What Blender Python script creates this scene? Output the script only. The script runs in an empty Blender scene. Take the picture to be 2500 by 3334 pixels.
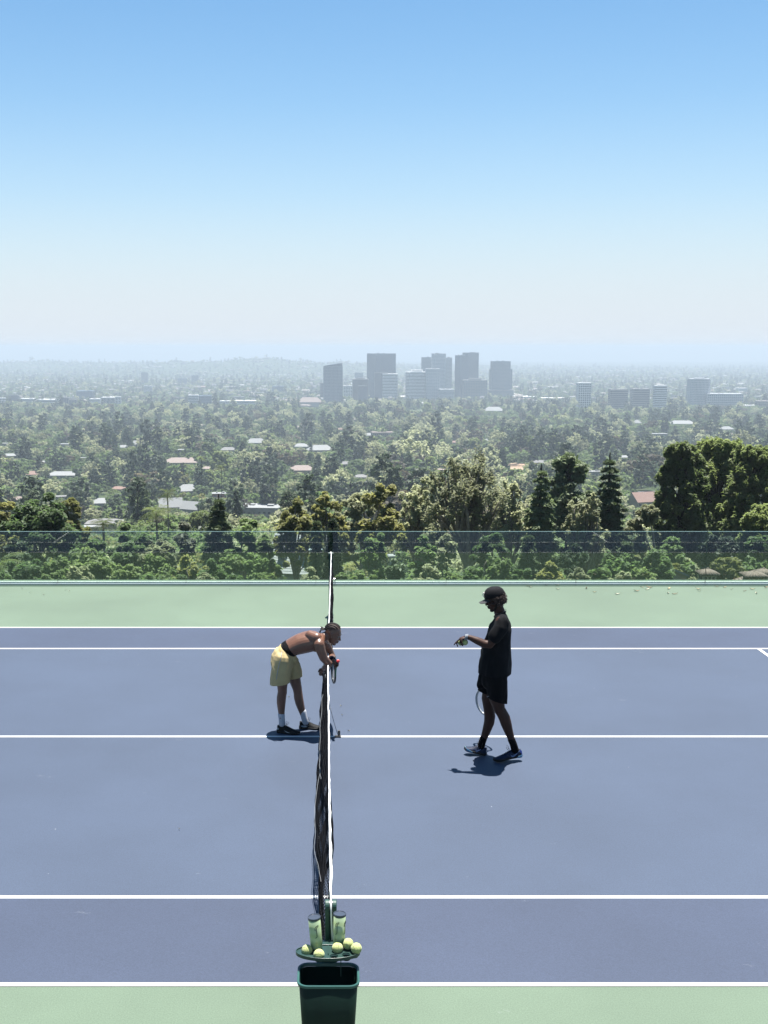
import bpy, bmesh, math, random
import numpy as np
from mathutils import Vector, Matrix, noise as mnoise
random.seed(7); rng = np.random.default_rng(11)
SC = bpy.context.scene; COL = SC.collection
PI = math.pi
# ---------------------------------------------------------------- camera geometry
F, CX, CY, TH, HC = 3917.0, 1077.0, 1715.4, math.radians(8.5), 4.47
cT, sT = math.cos(TH), math.sin(TH)
def W(px, py, Y):
    """world point at depth Y that the photo shows at pixel px,py"""
    a, b = (px - CX) / F, -(py - CY) / F
    ry, rz = cT + b * sT, -sT + b * cT
    t = Y / ry
    return Vector((a * t, Y, HC + rz * t))
def proj(x, y, z):
    d = y * cT - (z - HC) * sT
    u = y * sT + (z - HC) * cT
    return CX + F * x / d, CY - F * u / d
# ---------------------------------------------------------------- helpers
def link(o): COL.objects.link(o); return o
def mesh_obj(name, verts, faces, mat=None, parent=None, smooth=False):
    me = bpy.data.meshes.new(name)
    me.from_pydata([tuple(v) for v in verts], [], [tuple(f) for f in faces])
    me.update()
    if smooth: me.shade_smooth()
    if mat:
        for m in (mat if isinstance(mat, (list, tuple)) else [mat]): me.materials.append(m)
    o = link(bpy.data.objects.new(name, me))
    if parent: o.parent = parent
    return o
def np_mesh(name, V, Q, mat=None):
    """V (n,3) float, Q (m,k) int -> mesh data"""
    V = np.ascontiguousarray(V, dtype=np.float32); Q = np.ascontiguousarray(Q, dtype=np.int32)
    me = bpy.data.meshes.new(name); k = Q.shape[1]
    me.vertices.add(len(V)); me.vertices.foreach_set('co', V.ravel())
    me.loops.add(Q.size); me.loops.foreach_set('vertex_index', Q.ravel())
    me.polygons.add(len(Q)); me.polygons.foreach_set('loop_start', np.arange(0, Q.size, k, dtype=np.int32))
    me.update(calc_edges=True)
    if mat: me.materials.append(mat)
    return me
def empty(name, loc=(0, 0, 0), rz=0.0):
    o = link(bpy.data.objects.new(name, None)); o.location = loc; o.rotation_euler = (0, 0, rz); o.empty_display_size = .2
    return o
def tag(o, label=None, cat=None, group=None, kind=None):
    if label: o['label'] = label
    if cat: o['category'] = cat
    if group: o['group'] = group
    if kind: o['kind'] = kind
    return o
class MB:
    """collects shapes in one mesh"""
    def __init__(s): s.v = []; s.f = []; s.mi = []; s.cur = 0
    def add(s, vs, fs):
        n = len(s.v); s.v += [tuple(v) for v in vs]; s.f += [tuple(i + n for i in f) for f in fs]; s.mi += [s.cur] * len(fs)
    def box(s, c, h, rz=0.0, top=1.0):
        cr, sr = math.cos(rz), math.sin(rz); vs = []
        for z in (-1, 1):
            k = top if z > 0 else 1.0
            for x, y in ((-1, -1), (1, -1), (1, 1), (-1, 1)):
                a, b = x * h[0] * k, y * h[1] * k
                vs.append((c[0] + a * cr - b * sr, c[1] + a * sr + b * cr, c[2] + z * h[2]))
        s.add(vs, [(0, 3, 2, 1), (4, 5, 6, 7), (0, 1, 5, 4), (1, 2, 6, 5), (2, 3, 7, 6), (3, 0, 4, 7)])
    def tube(s, pts, rad, n=8, caps=True, flat=1.0):
        pts = [Vector(p) for p in pts]
        if not isinstance(rad, (list, tuple)): rad = [rad] * len(pts)
        vs = []; prev = None
        for i, p in enumerate(pts):
            t = (pts[min(i + 1, len(pts) - 1)] - pts[max(i - 1, 0)])
            t = t.normalized() if t.length > 1e-9 else Vector((0, 0, 1))
            if prev is None:
                a = Vector((0, 1, 0)) if abs(t.y) < .9 else Vector((1, 0, 0))
            else: a = prev
            a = (a - t * a.dot(t))
            a = a.normalized() if a.length > 1e-6 else t.orthogonal().normalized()
            prev = a; b = t.cross(a)
            for k in range(n):
                q = 2 * PI * k / n
                vs.append(p + a * (math.cos(q) * rad[i]) + b * (math.sin(q) * rad[i] * flat))
        fs = [(i * n + k, i * n + (k + 1) % n, (i + 1) * n + (k + 1) % n, (i + 1) * n + k) for i in range(len(pts) - 1) for k in range(n)]
        if caps: fs += [tuple(range(n))[::-1], tuple(range((len(pts) - 1) * n, len(pts) * n))]
        s.add(vs, fs)
    def loft(s, rings):
        """rings: lists of points with one count; closed ends"""
        n = len(rings[0]); vs = [p for r in rings for p in r]
        fs = [(i * n + k, i * n + (k + 1) % n, (i + 1) * n + (k + 1) % n, (i + 1) * n + k) for i in range(len(rings) - 1) for k in range(n)]
        fs += [tuple(range(n))[::-1], tuple(range((len(rings) - 1) * n, len(rings) * n))]
        s.add(vs, fs)
    def ell(s, c, r, M=None, nu=16, nv=10):
        c = Vector(c); vs = []
        if not isinstance(r, (list, tuple)): r = (r, r, r)
        for j in range(nv + 1):
            ph = PI * j / nv
            for i in range(nu):
                th = 2 * PI * i / nu
                v = Vector((r[0] * math.sin(ph) * math.cos(th), r[1] * math.sin(ph) * math.sin(th), r[2] * math.cos(ph)))
                if j in (0, nv): v = Vector((0, 0, r[2] * math.cos(ph)))
                if M is not None: v = M @ v
                vs.append(c + v)
        fs = []
        for j in range(nv):
            for i in range(nu):
                a, b, c2, d = j * nu + i, j * nu + (i + 1) % nu, (j + 1) * nu + (i + 1) % nu, (j + 1) * nu + i
                if j == 0: fs.append((a, d, c2))
                elif j == nv - 1: fs.append((a, d, b))
                else: fs.append((a, d, c2, b))
        n0 = len(s.v); s.add(vs, fs)
    def build(s, name, mat=None, parent=None, smooth=False, weld=False):
        o = mesh_obj(name, s.v, s.f, mat, None, smooth)
        if isinstance(mat, (list, tuple)) and len(mat) > 1:
            o.data.polygons.foreach_set('material_index', s.mi)
        if weld:
            bm = bmesh.new(); bm.from_mesh(o.data); bmesh.ops.remove_doubles(bm, verts=bm.verts, dist=1e-5)
            bmesh.ops.recalc_face_normals(bm, faces=bm.faces); bm.to_mesh(o.data); bm.free()
        if parent: o.parent = parent
        return o
def bevel(o, w, seg=2):
    m = o.modifiers.new('Bevel', 'BEVEL'); m.width = w; m.segments = seg; m.limit_method = 'ANGLE'; return o
def bake(o, mods):
    """apply modifiers without operators"""
    for kind, props in mods:
        m = o.modifiers.new(kind, kind)
        for k, v in props.items(): setattr(m, k, v)
    dg = bpy.context.evaluated_depsgraph_get()
    dg.update()
    me = bpy.data.meshes.new_from_object(o.evaluated_get(dg), depsgraph=dg)
    old = o.data; o.modifiers.clear(); mats = [m for m in old.materials]
    o.data = me; me.name = o.name
    me.materials.clear()
    for m in mats: me.materials.append(m)
    me.polygons.foreach_set('material_index', [0] * len(me.polygons))
    me.shade_smooth()
    return o
def organic(mb, name, mat, parent, vox=.006, smooth=4, fold=None):
    """union of overlapping closed shapes as one continuous skin"""
    o = mesh_obj(name, mb.v, mb.f, mat)
    bake(o, [('REMESH', dict(mode='VOXEL', voxel_size=vox, use_smooth_shade=True)), ('SMOOTH', dict(factor=.5, iterations=smooth))])
    if fold:
        me = o.data; n = len(me.vertices); co = np.empty(n * 3, np.float32); me.vertices.foreach_get('co', co); co = co.reshape(-1, 3)
        no = np.empty(n * 3, np.float32); me.vertices.foreach_get('normal', no); no = no.reshape(-1, 3)
        d = np.array([fold(Vector(c)) for c in co.tolist()], np.float32)
        co = co + no * d[:, None]; me.vertices.foreach_set('co', co.ravel()); me.update()
    o.parent = parent
    return o
# ---------------------------------------------------------------- materials
AL = .78   # the photo is exposed for the dark players; paints are kept a shade deeper
def nmat(name):
    m = bpy.data.materials.new(name); m.use_nodes = True
    nt = m.node_tree; b = nt.nodes['Principled BSDF']; return m, nt, b
def N(nt, t, **kw):
    n = nt.nodes.new(t)
    for k, v in kw.items():
        if k.startswith('i_'):
            key = k[2:]; key = int(key) if key.isdigit() else key.replace('_', ' ')
            n.inputs[key].default_value = v
        else: setattr(n, k, v)
    return n
def mat(name, col, rough=.6, spec=.5, metal=0.0, var=.12, scale=8.0, bump=0.0, bscale=60.0, coord='Object', sheen=0):
    """principled surface with its own colour variation and fine relief"""
    m, nt, b = nmat(name)
    b.inputs['Roughness'].default_value = rough; b.inputs['Specular IOR Level'].default_value = spec
    b.inputs['Metallic'].default_value = metal
    if sheen: b.inputs['Sheen Weight'].default_value = sheen
    tc = N(nt, 'ShaderNodeTexCoord'); nz = N(nt, 'ShaderNodeTexNoise', i_Scale=scale, i_Detail=4.0)
    nt.links.new(tc.outputs[coord], nz.inputs['Vector'])
    cr = N(nt, 'ShaderNodeValToRGB')
    c = Vector(col[:3]) * AL; lo = c * (1 - var); hi = c * (1 + var)
    cr.color_ramp.elements[0].position = .3; cr.color_ramp.elements[1].position = .7
    cr.color_ramp.elements[0].color = (*lo, 1); cr.color_ramp.elements[1].color = (*hi, 1)
    nt.links.new(nz.outputs['Fac'], cr.inputs['Fac']); nt.links.new(cr.outputs['Color'], b.inputs['Base Color'])
    if bump:
        n2 = N(nt, 'ShaderNodeTexNoise', i_Scale=bscale, i_Detail=3.0); nt.links.new(tc.outputs[coord], n2.inputs['Vector'])
        bp = N(nt, 'ShaderNodeBump', i_Strength=bump, i_Distance=.01); nt.links.new(n2.outputs['Fac'], bp.inputs['Height'])
        nt.links.new(bp.outputs['Normal'], b.inputs['Normal'])
    return m
def foliage_mat(name, dark, light, trans=.48, rough=.6):
    m, nt, b = nmat(name)
    oi = N(nt, 'ShaderNodeObjectInfo'); geo = N(nt, 'ShaderNodeNewGeometry')
    tc = N(nt, 'ShaderNodeTexCoord'); nz = N(nt, 'ShaderNodeTexNoise', i_Scale=.35, i_Detail=2.0)
    nt.links.new(tc.outputs['Object'], nz.inputs['Vector'])
    a = N(nt, 'ShaderNodeMath', operation='MULTIPLY_ADD', i_1=.55, i_2=0.0)
    nt.links.new(oi.outputs['Random'], a.inputs[0])
    a2 = N(nt, 'ShaderNodeMath', operation='MULTIPLY_ADD', i_1=.22); nt.links.new(geo.outputs['Random Per Island'], a2.inputs[0]); nt.links.new(a.outputs[0], a2.inputs[2])
    a3 = N(nt, 'ShaderNodeMath', operation='MULTIPLY_ADD', i_1=.42); nt.links.new(nz.outputs['Fac'], a3.inputs[0]); nt.links.new(a2.outputs[0], a3.inputs[2])
    cr = N(nt, 'ShaderNodeValToRGB'); cr.color_ramp.elements[0].position = .15; cr.color_ramp.elements[1].position = .95
    cr.color_ramp.elements[0].color = (*dark, 1); cr.color_ramp.elements[1].color = (*light, 1)
    nt.links.new(a3.outputs[0], cr.inputs['Fac'])
    b.inputs['Roughness'].default_value = rough; b.inputs['Specular IOR Level'].default_value = .35
    nt.links.new(cr.outputs['Color'], b.inputs['Base Color'])
    tr = N(nt, 'ShaderNodeBsdfTranslucent'); hs = N(nt, 'ShaderNodeHueSaturation', i_Value=1.9, i_Saturation=1.05); nt.links.new(cr.outputs['Color'], hs.inputs['Color']); nt.links.new(hs.outputs[0], tr.inputs['Color'])
    mx = N(nt, 'ShaderNodeMixShader', i_0=trans); out = nt.nodes['Material Output']
    nt.links.new(b.outputs[0], mx.inputs[1]); nt.links.new(tr.outputs[0], mx.inputs[2]); nt.links.new(mx.outputs[0], out.inputs['Surface'])
    return m
def interp(x, tab): return float(np.interp(x, [t[0] for t in tab], [t[1] for t in tab]))
# ---------------------------------------------------------------- terrain
TY = [-400, 22, 24, 40, 60, 80, 120, 200, 300, 500, 800, 1200, 2000, 3000, 4000, 6000, 60000]
TZ = [-4.5, -4.5, -5, -8.5, -12, -15.5, -21.5, -35.5, -50.5, -80, -111, -134, -160, -178, -190, -192, -195]
def terr(x, y):
    x = np.asarray(x, float); y = np.asarray(y, float)
    z = np.interp(y, TY, TZ)
    k = np.clip((y - 90) / 400, 0, 1)
    z = z + k * (3.0 * np.sin(x / 97 + y / 160) + 2.5 * np.sin(x / 41 - y / 83 + 1.0) + 4 * np.sin(y / 260 + x / 350 + 2))* np.clip(1.3 - y / 4500, .15, 1)
    z = z - np.maximum(y - 4500, 0) ** 2 / 5.0e6 - 18 * np.clip((y - 6000) / 5000, 0, 1)
    # the long low ridge beyond the towers on the left, and faint rises at the far edge
    z = z + 104 * np.exp(-((x + 650) / 1150) ** 2 - ((y - 10500) / 1100) ** 2) * (1 + .12 * np.sin(x / 130) + .08 * np.sin(x / 47))
    z = z + 70 * np.exp(-((x + 2900) / 1300) ** 2 - ((y - 11800) / 1100) ** 2) * (1 + .1 * np.sin(x / 170))
    z = z + 46 * np.exp(-((x + 200) / 2400) ** 2 - ((y - 12800) / 1500) ** 2)
    return z
def T(x, y): return float(terr(x, y))
def find_Y(px, row, lo=90, hi=22000):
    """depth at which the terrain under column px reaches image row"""
    ys = np.geomspace(lo, hi, 1500); xs = (px - CX) / F * ys * 1.01
    z = terr(xs, ys)
    d = ys * cT - (z - HC) * sT; u = ys * sT + (z - HC) * cT
    r = CY - F * u / d
    ok = np.where(r <= row)[0]
    return float(ys[ok[0]]) if len(ok) else float(hi)
def ground_at(px, row, lo=90):
    Y = find_Y(px, row, lo); 
    x = 0.0
    for _ in range(4):
        z = T(x, Y); d = Y * cT - (z - HC) * sT; x = (px - CX) / F * d
    return x, Y, T(x, Y)
# ================================================================ world, sun, camera, haze
w = bpy.data.worlds.new("World"); SC.world = w; w.use_nodes = True
nt = w.node_tree; bg = nt.nodes['Background']
sky = N(nt, 'ShaderNodeTexSky', sky_type='NISHITA'); sky.sun_disc = False
SUN = Vector((.058, .20, 1)).normalized()
sky.sun_elevation = math.asin(SUN.z); sky.sun_rotation = math.atan2(SUN.x, SUN.y)
sky.altitude = 200; sky.air_density = 1.0; sky.dust_density = .1; sky.ozone_density = 8.0
# milky band of summer haze low over the horizon
gc = N(nt, 'ShaderNodeTexCoord'); sx_ = N(nt, 'ShaderNodeSeparateXYZ'); nt.links.new(gc.outputs['Generated'], sx_.inputs[0])
rp = N(nt, 'ShaderNodeValToRGB'); rp.color_ramp.interpolation = 'B_SPLINE'; el_ = rp.color_ramp.elements
el_[0].position = 0; el_[0].color = (1, 1, 1, 1); el_[1].position = .30; el_[1].color = (0, 0, 0, 1)
for p_, v_ in ((.03, .96), (.07, .76), (.12, .40), (.19, .12)): e_ = el_.new(p_); e_.color = (v_, v_, v_, 1)
nt.links.new(sx_.outputs[2], rp.inputs['Fac'])
mxs = N(nt, 'ShaderNodeMix', data_type='RGBA'); nt.links.new(rp.outputs['Color'], mxs.inputs[0]); tnt = N(nt, 'ShaderNodeMix', data_type='RGBA', blend_type='MULTIPLY'); tnt.inputs[0].default_value = 1; tnt.inputs[7].default_value = (.86, 1.02, .95, 1); nt.links.new(sky.outputs[0], tnt.inputs[6]); nt.links.new(tnt.outputs[2], mxs.inputs[6]); mxs.inputs[7].default_value = (4.85, 5.25, 5.70, 1)
nt.links.new(mxs.outputs[2], bg.inputs['Color']); bg.inputs['Strength'].default_value = .052
sl = bpy.data.lights.new('sun', 'SUN'); sl.energy = 5.0; sl.angle = math.radians(.53); sl.color = (1, .965, .91)
so = link(bpy.data.objects.new('sun', sl)); so.rotation_euler = SUN.to_track_quat('Z', 'Y').to_euler(); so.location = (0, 0, 60)
cam = bpy.data.cameras.new('camera'); co = link(bpy.data.objects.new('camera', cam)); SC.camera = co
cam.sensor_fit = 'HORIZONTAL'; cam.sensor_width = 36; cam.lens = 36 * F / 2500
cam.shift_x = (1250 - CX) / 2500; cam.shift_y = (CY - 1667) / 2500
cam.clip_start = .1; cam.clip_end = 90000
co.location = (0, 0, HC); co.rotation_euler = (PI / 2 - TH, 0, 0)
SC.view_settings.view_transform = 'Standard'; SC.view_settings.look = 'None'; SC.view_settings.exposure = 1.6
SC.cycles.max_bounces = 6; SC.cycles.diffuse_bounces = 2; SC.cycles.glossy_bounces = 3; SC.cycles.transmission_bounces = 4
SC.cycles.transparent_max_bounces = 10; SC.cycles.volume_bounces = 0
SC.cycles.caustics_reflective = False; SC.cycles.caustics_refractive = False
SC.cycles.use_denoising = True
# haze
hb = MB(); hx, hy0, hy1 = 16000, -60, 26500
hb.box((0, (hy0 + hy1) / 2, (-350 + 26) / 2), (hx, (hy1 - hy0) / 2, 188))
hm = bpy.data.materials.new('haze'); hm.use_nodes = True; nt = hm.node_tree
nt.nodes.remove(nt.nodes['Principled BSDF'])
pv = N(nt, 'ShaderNodeVolumePrincipled'); pv.inputs['Color'].default_value = (.505, .595, .675, 1); pv.inputs['Density'].default_value = .000148
pv.inputs['Anisotropy'].default_value = .1
nt.links.new(pv.outputs[0], nt.nodes['Material Output'].inputs['Volume'])
tag(hb.build('haze', hm), kind='stuff')
# ---------------------------------------------------------------- ground sheet
def make_terrain():
    ys = np.concatenate([np.linspace(-50, 20, 6), np.linspace(24, 90, 24), np.geomspace(95, 26000, 190)])
    xs = np.linspace(-1, 1, 141)
    X = np.outer(np.maximum(ys, 40) * .62 + 120, xs); Yg = np.repeat(ys[:, None], 141, 1)
    X = np.clip(X, -15500, 15500)
    Z = terr(X, Yg)
    V = np.stack([X, Yg, Z], -1).reshape(-1, 3)
    n = 141; i = np.arange(len(ys) - 1)[:, None] * n + np.arange(n - 1)[None]
    Q = np.stack([i, i + 1, i + n + 1, i + n], -1).reshape(-1, 4)
    m, nt, b = nmat('valley ground'); b.inputs['Roughness'].default_value = .95; b.inputs['Specular IOR Level'].default_value = .1
    geo = N(nt, 'ShaderNodeNewGeometry'); nz = N(nt, 'ShaderNodeTexNoise', i_Scale=.02, i_Detail=8.0, i_Roughness=.7); nt.links.new(geo.outputs['Position'], nz.inputs['Vector'])
    cr = N(nt, 'ShaderNodeValToRGB'); e = cr.color_ramp.elements
    e[0].position = .32; e[0].color = (.016, .028, .010, 1); e[1].position = .72; e[1].color = (.085, .085, .05, 1)
    x = e.new(.5); x.color = (.030, .048, .018, 1)
    nt.links.new(nz.outputs['Fac'], cr.inputs['Fac']); nt.links.new(cr.outputs['Color'], b.inputs['Base Color'])
    o = link(bpy.data.objects.new('ground', np_mesh('ground', V, Q, m))); o.data.shade_smooth()
    tag(o, kind='structure')
make_terrain()
# ---------------------------------------------------------------- tennis court
Y0 = 7.953; YC = Y0 + 5.485; YG = 22.45
def court_mat(name, col, far):
    m, nt, b = nmat(name); b.inputs['Roughness'].default_value = .62; b.inputs['Specular IOR Level'].default_value = .35
    geo = N(nt, 'ShaderNodeNewGeometry')
    def nz(sc, det=4., rough=.6):
        n = N(nt, 'ShaderNodeTexNoise', i_Scale=sc, i_Detail=det, i_Roughness=rough); nt.links.new(geo.outputs['Position'], n.inputs['Vector']); return n
    c = Vector(col)
    n1 = nz(.35, 6., .65); cr = N(nt, 'ShaderNodeValToRGB'); cr.color_ramp.elements[0].position = .3; cr.color_ramp.elements[1].position = .72
    cr.color_ramp.elements[0].color = (*(c * .88), 1); cr.color_ramp.elements[1].color = (*(c * 1.12), 1)
    nt.links.new(n1.outputs['Fac'], cr.inputs['Fac'])
    # fine grit of the sanded acrylic paint
    n2 = nz(95., 3.); mr = N(nt, 'ShaderNodeMapRange', i_1=.3, i_2=.7, i_3=.80, i_4=1.20); nt.links.new(n2.outputs['Fac'], mr.inputs[0])
    mu = N(nt, 'ShaderNodeMix', data_type='RGBA', blend_type='MULTIPLY'); mu.inputs[0].default_value = 1
    nt.links.new(cr.outputs['Color'], mu.inputs[6]); nt.links.new(mr.outputs[0], mu.inputs[7])
    # pale ball scuffs and dust specks
    mp = N(nt, 'ShaderNodeMapping'); mp.inputs['Scale'].default_value = (1.0, 1.7, 1); mp.inputs['Rotation'].default_value = (0, 0, .5)
    nt.links.new(geo.outputs['Position'], mp.inputs['Vector'])
    n3 = N(nt, 'ShaderNodeTexNoise', i_Scale=1.9, i_Detail=11.0, i_Roughness=.78); nt.links.new(mp.outputs[0], n3.inputs['Vector'])
    r3 = N(nt, 'ShaderNodeMapRange', i_1=.63, i_2=.84, i_3=0., i_4=.30); nt.links.new(n3.outputs['Fac'], r3.inputs[0])
    vo = N(nt, 'ShaderNodeTexVoronoi', i_Scale=2.1); nt.links.new(geo.outputs['Position'], vo.inputs['Vector'])
    r4 = N(nt, 'ShaderNodeMapRange', i_1=.016, i_2=.008, i_3=0., i_4=.5); nt.links.new(vo.outputs['Distance'], r4.inputs[0])
    mx = N(nt, 'ShaderNodeMath', operation='MAXIMUM'); nt.links.new(r3.outputs[0], mx.inputs[0]); nt.links.new(r4.outputs[0], mx.inputs[1])
    m2 = N(nt, 'ShaderNodeMix', data_type='RGBA'); nt.links.new(mx.outputs[0], m2.inputs[0]); nt.links.new(mu.outputs[2], m2.inputs[6]); m2.inputs[7].default_value = (.55, .58, .6, 1)
    nt.links.new(m2.outputs[2], b.inputs['Base Color'])
    bp = N(nt, 'ShaderNodeBump', i_Strength=.35, i_Distance=.002); nt.links.new(n2.outputs['Fac'], bp.inputs['Height']); nt.links.new(bp.outputs[0], b.inputs['Normal'])
    return m
GREEN = court_mat('green court paint', (.078, .112, .076), 1); BLUE = court_mat('blue court paint', (.034, .048, .078), 0)
WHITE = mat('white line paint', (.62, .63, .62), .6, var=.05, scale=6, bump=.15)
mb = MB(); mb.box((0, (YG - 7.5) / 2, -2.2), (22, (YG + 8.5) / 2, 2.2)); tag(mb.build('court_surround', GREEN), kind='structure')
def sheet(mb, x0, y0, x1, y1, z, nx=1):
    for k in range(nx):
        a, b_ = x0 + (x1 - x0) * k / nx, x0 + (x1 - x0) * (k + 1) / nx
        mb.add([(a, y0, z), (b_, y0, z), (b_, y1, z), (a, y1, z)], [(0, 1, 2, 3)])
mb = MB(); sheet(mb, -11.93, Y0 - .0, 11.93, Y0 + 10.97, .002); tag(mb.build('court_playing_surface', BLUE), kind='structure')
ALLEY = court_mat('blue alley paint', (.0275, .038, .066), 0); mb = MB()
for d in (0, 9.6): sheet(mb, -11.92, Y0 + d, 11.92, Y0 + d + 1.37, .0035)
tag(mb.build('court_alleys', ALLEY), kind='structure')
mb = MB(); lw = .025
for d in (0, 1.37, 9.60, 10.97): sheet(mb, -11.9, Y0 + d - lw, 11.9, Y0 + d + lw, .005)
sheet(mb, -6.4, YC - lw, 6.4, YC + lw, .0052)
for sx in (-1, 1):
    sheet(mb, sx * 6.4 - lw, Y0 + 1.37 + lw, sx * 6.4 + lw, YC - lw, .0054); sheet(mb, sx * 6.4 - lw, YC + lw, sx * 6.4 + lw, Y0 + 9.6 - lw, .0054)
    sheet(mb, sx * 11.885 - .05, Y0 + lw, sx * 11.885 + .05, Y0 + 10.97 - lw, .0056)
tag(mb.build('court_lines', WHITE), kind='structure')
# kerb carrying the glass
mb = MB(); mb.loft([[(sx, YG + .0, .0), (sx, YG + .18, .0), (sx, YG + .18, .006), (sx, YG + .016, .006), (sx, YG + .006, .004)] for sx in (-22, 22)]); tag(mb.build('kerb', GREEN), kind='structure')
# ---------------------------------------------------------------- glass balustrade
gm = bpy.data.materials.new('tinted safety glass'); gm.use_nodes = True; nt = gm.node_tree; nt.nodes.remove(nt.nodes['Principled BSDF'])
tr = N(nt, 'ShaderNodeBsdfTransparent'); tr.inputs[0].default_value = (.90, .955, .93, 1)
gl = N(nt, 'ShaderNodeBsdfGlossy'); gl.inputs['Roughness'].default_value = .004; gl.inputs['Color'].default_value = (.95, 1, .98, 1)
gb = N(nt, 'ShaderNodeNewGeometry'); fi = N(nt, 'ShaderNodeMapRange', i_1=0., i_2=1., i_3=1.56, i_4=1 / 1.56); nt.links.new(gb.outputs['Backfacing'], fi.inputs[0])
fr = N(nt, 'ShaderNodeFresnel'); nt.links.new(fi.outputs[0], fr.inputs['IOR']); ms = N(nt, 'ShaderNodeMixShader')
nt.links.new(fr.outputs[0], ms.inputs[0]); nt.links.new(tr.outputs[0], ms.inputs[1]); nt.links.new(gl.outputs[0], ms.inputs[2]); nt.links.new(ms.outputs[0], nt.nodes['Material Output'].inputs['Surface'])
EDGE = mat('glass edge', (.42, .60, .55), .2, var=.05); EDGEV = mat('dark glass edge', (.07, .12, .10), .3, var=.05); STEEL = mat('brushed steel channel', (.95, .96, .97), .4, var=.05)
DARKSEAL = mat('black rubber seal', (.03, .035, .035), .6)
joints = [(-7.84 - 2.455 * 2), -7.84 - 2.455] 
dpt = YG * cT + 3.9 * sT
jx = [(p - CX) / F * (YG * cT + (HC - .5) * sT) for p in (-668, -243, 183, 603, 1028, 1454, 1879, 2302, 2727, 3152)]
fence = empty('glass_fence', (0, YG + .06, .006)); tag(fence, 'long frameless glass balustrade standing in a steel channel at the edge of the court', 'glass fence')
for a, b_ in zip(jx[:-1], jx[1:]):
    g = .005
    m_ = MB(); x0, x1 = a + g, b_ - g
    m_.box(((x0 + x1) / 2, 0, .51), ((x1 - x0) / 2, .0065, .498)); p = m_.build('glass_panel', gm, fence)
    e = MB(); e.box(((x0 + x1) / 2, 0, 1.0115), ((x1 - x0) / 2, .007, .0032))
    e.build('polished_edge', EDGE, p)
    for xx in (x0 - .001, x1 + .001): e = MB(); e.box((xx, 0, .508), (.001, .0066, .50)); e.build('side_edge', EDGEV, p)  # dark side edges make the panel joints thin dark lines
m_ = MB()
m_.box(((jx[0] + jx[-1]) / 2, -.032, .010), ((jx[-1] - jx[0]) / 2, .018, .008)); m_.box(((jx[0] + jx[-1]) / 2, .026, .018), ((jx[-1] - jx[0]) / 2, .012, .022))
m_.build('steel_channel', STEEL, fence)
m_ = MB(); m_.box(((jx[0] + jx[-1]) / 2, -.0105, .010), ((jx[-1] - jx[0]) / 2, .0035, .010)); m_.build('rubber_seal', DARKSEAL, fence)
# ---------------------------------------------------------------- fallen leaves
LEAFM = [mat('dry leaf tan', (.55, .42, .24), .8, var=.3, scale=30), mat('dry leaf pale', (.62, .56, .44), .8, var=.2, scale=30), mat('dry leaf brown', (.30, .18, .09), .8, var=.3, scale=30)]
def leaf_mesh(seed, L, Wd):
    r = random.Random(seed); vs = []; fs = []; n = 6
    for i in range(n + 1):
        t = i / n; x = (t - .5) * L; wd = Wd * math.sin(PI * min(1, t * 1.02 + .02)) ** .7 / 2 + .0006
        z = .006 + .022 * (t - .5) ** 2 * 4 * r.uniform(.3, 1) ; c = .012 * math.sin(t * 3 + seed)
        vs += [(x, -wd + c, z + .008), (x, c, z), (x, wd + c, z + .006)]
    for i in range(n):
        a = i * 3; fs += [(a, a + 1, a + 4, a + 3), (a + 1, a + 2, a + 5, a + 4)]
    return vs, fs
# pixel positions of leaves seen in the photo
lp = [(19, 1906), (22, 1926), (73, 1918), (98, 1932), (214, 1924), (225, 1927), (142, 1939), (474, 1907), (748, 1920), (805, 1904), (1116, 1911), (1160, 1909), (1719, 1910), (1727, 1914), (1778, 1906), (1813, 1900), (1816, 1919), (1908, 1917), (1936, 1930), (2010, 1936), (2072, 1926), (2090, 1914), (2107, 1920), (2113, 1914), (2178, 1918), (2176, 1933), (2197, 1936), (2272, 1919), (2276, 1926), (2333, 1911), (2360, 1914), (2382, 1921), (2425, 1927), (2448, 1920), (2461, 1933), (2492, 1914), (940, 2273), (1111, 2302), (1113, 2332), (584, 2704), (1135, 2383)]
ordn = ['first', 'second', 'third', 'fourth', 'fifth', 'sixth', 'seventh', 'eighth', 'ninth', 'tenth', 'eleventh', 'twelfth', 'thirteenth', 'fourteenth', 'fifteenth', 'sixteenth', 'seventeenth', 'eighteenth', 'nineteenth', 'twentieth', 'twenty-first', 'twenty-second', 'twenty-third', 'twenty-fourth', 'twenty-fifth']
leafs = {'left': 0, 'right': 0}
LL = {(940, 2273): 'pale dry leaf lying on the blue court behind the legs of the bent player',
      (1111, 2302): 'small pale petal on the blue court just past the net, nearest the racket', (1113, 2332): 'small pale petal on the blue court between racket and centre line',
      (584, 2704): 'lone white petal on the open blue court left of the net', (800, 3108): 'thin pale twig lying on the blue court left of the ball tray',
      (1135, 2383): 'thin pale leaf just above the centre line, right of the net'}
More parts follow.
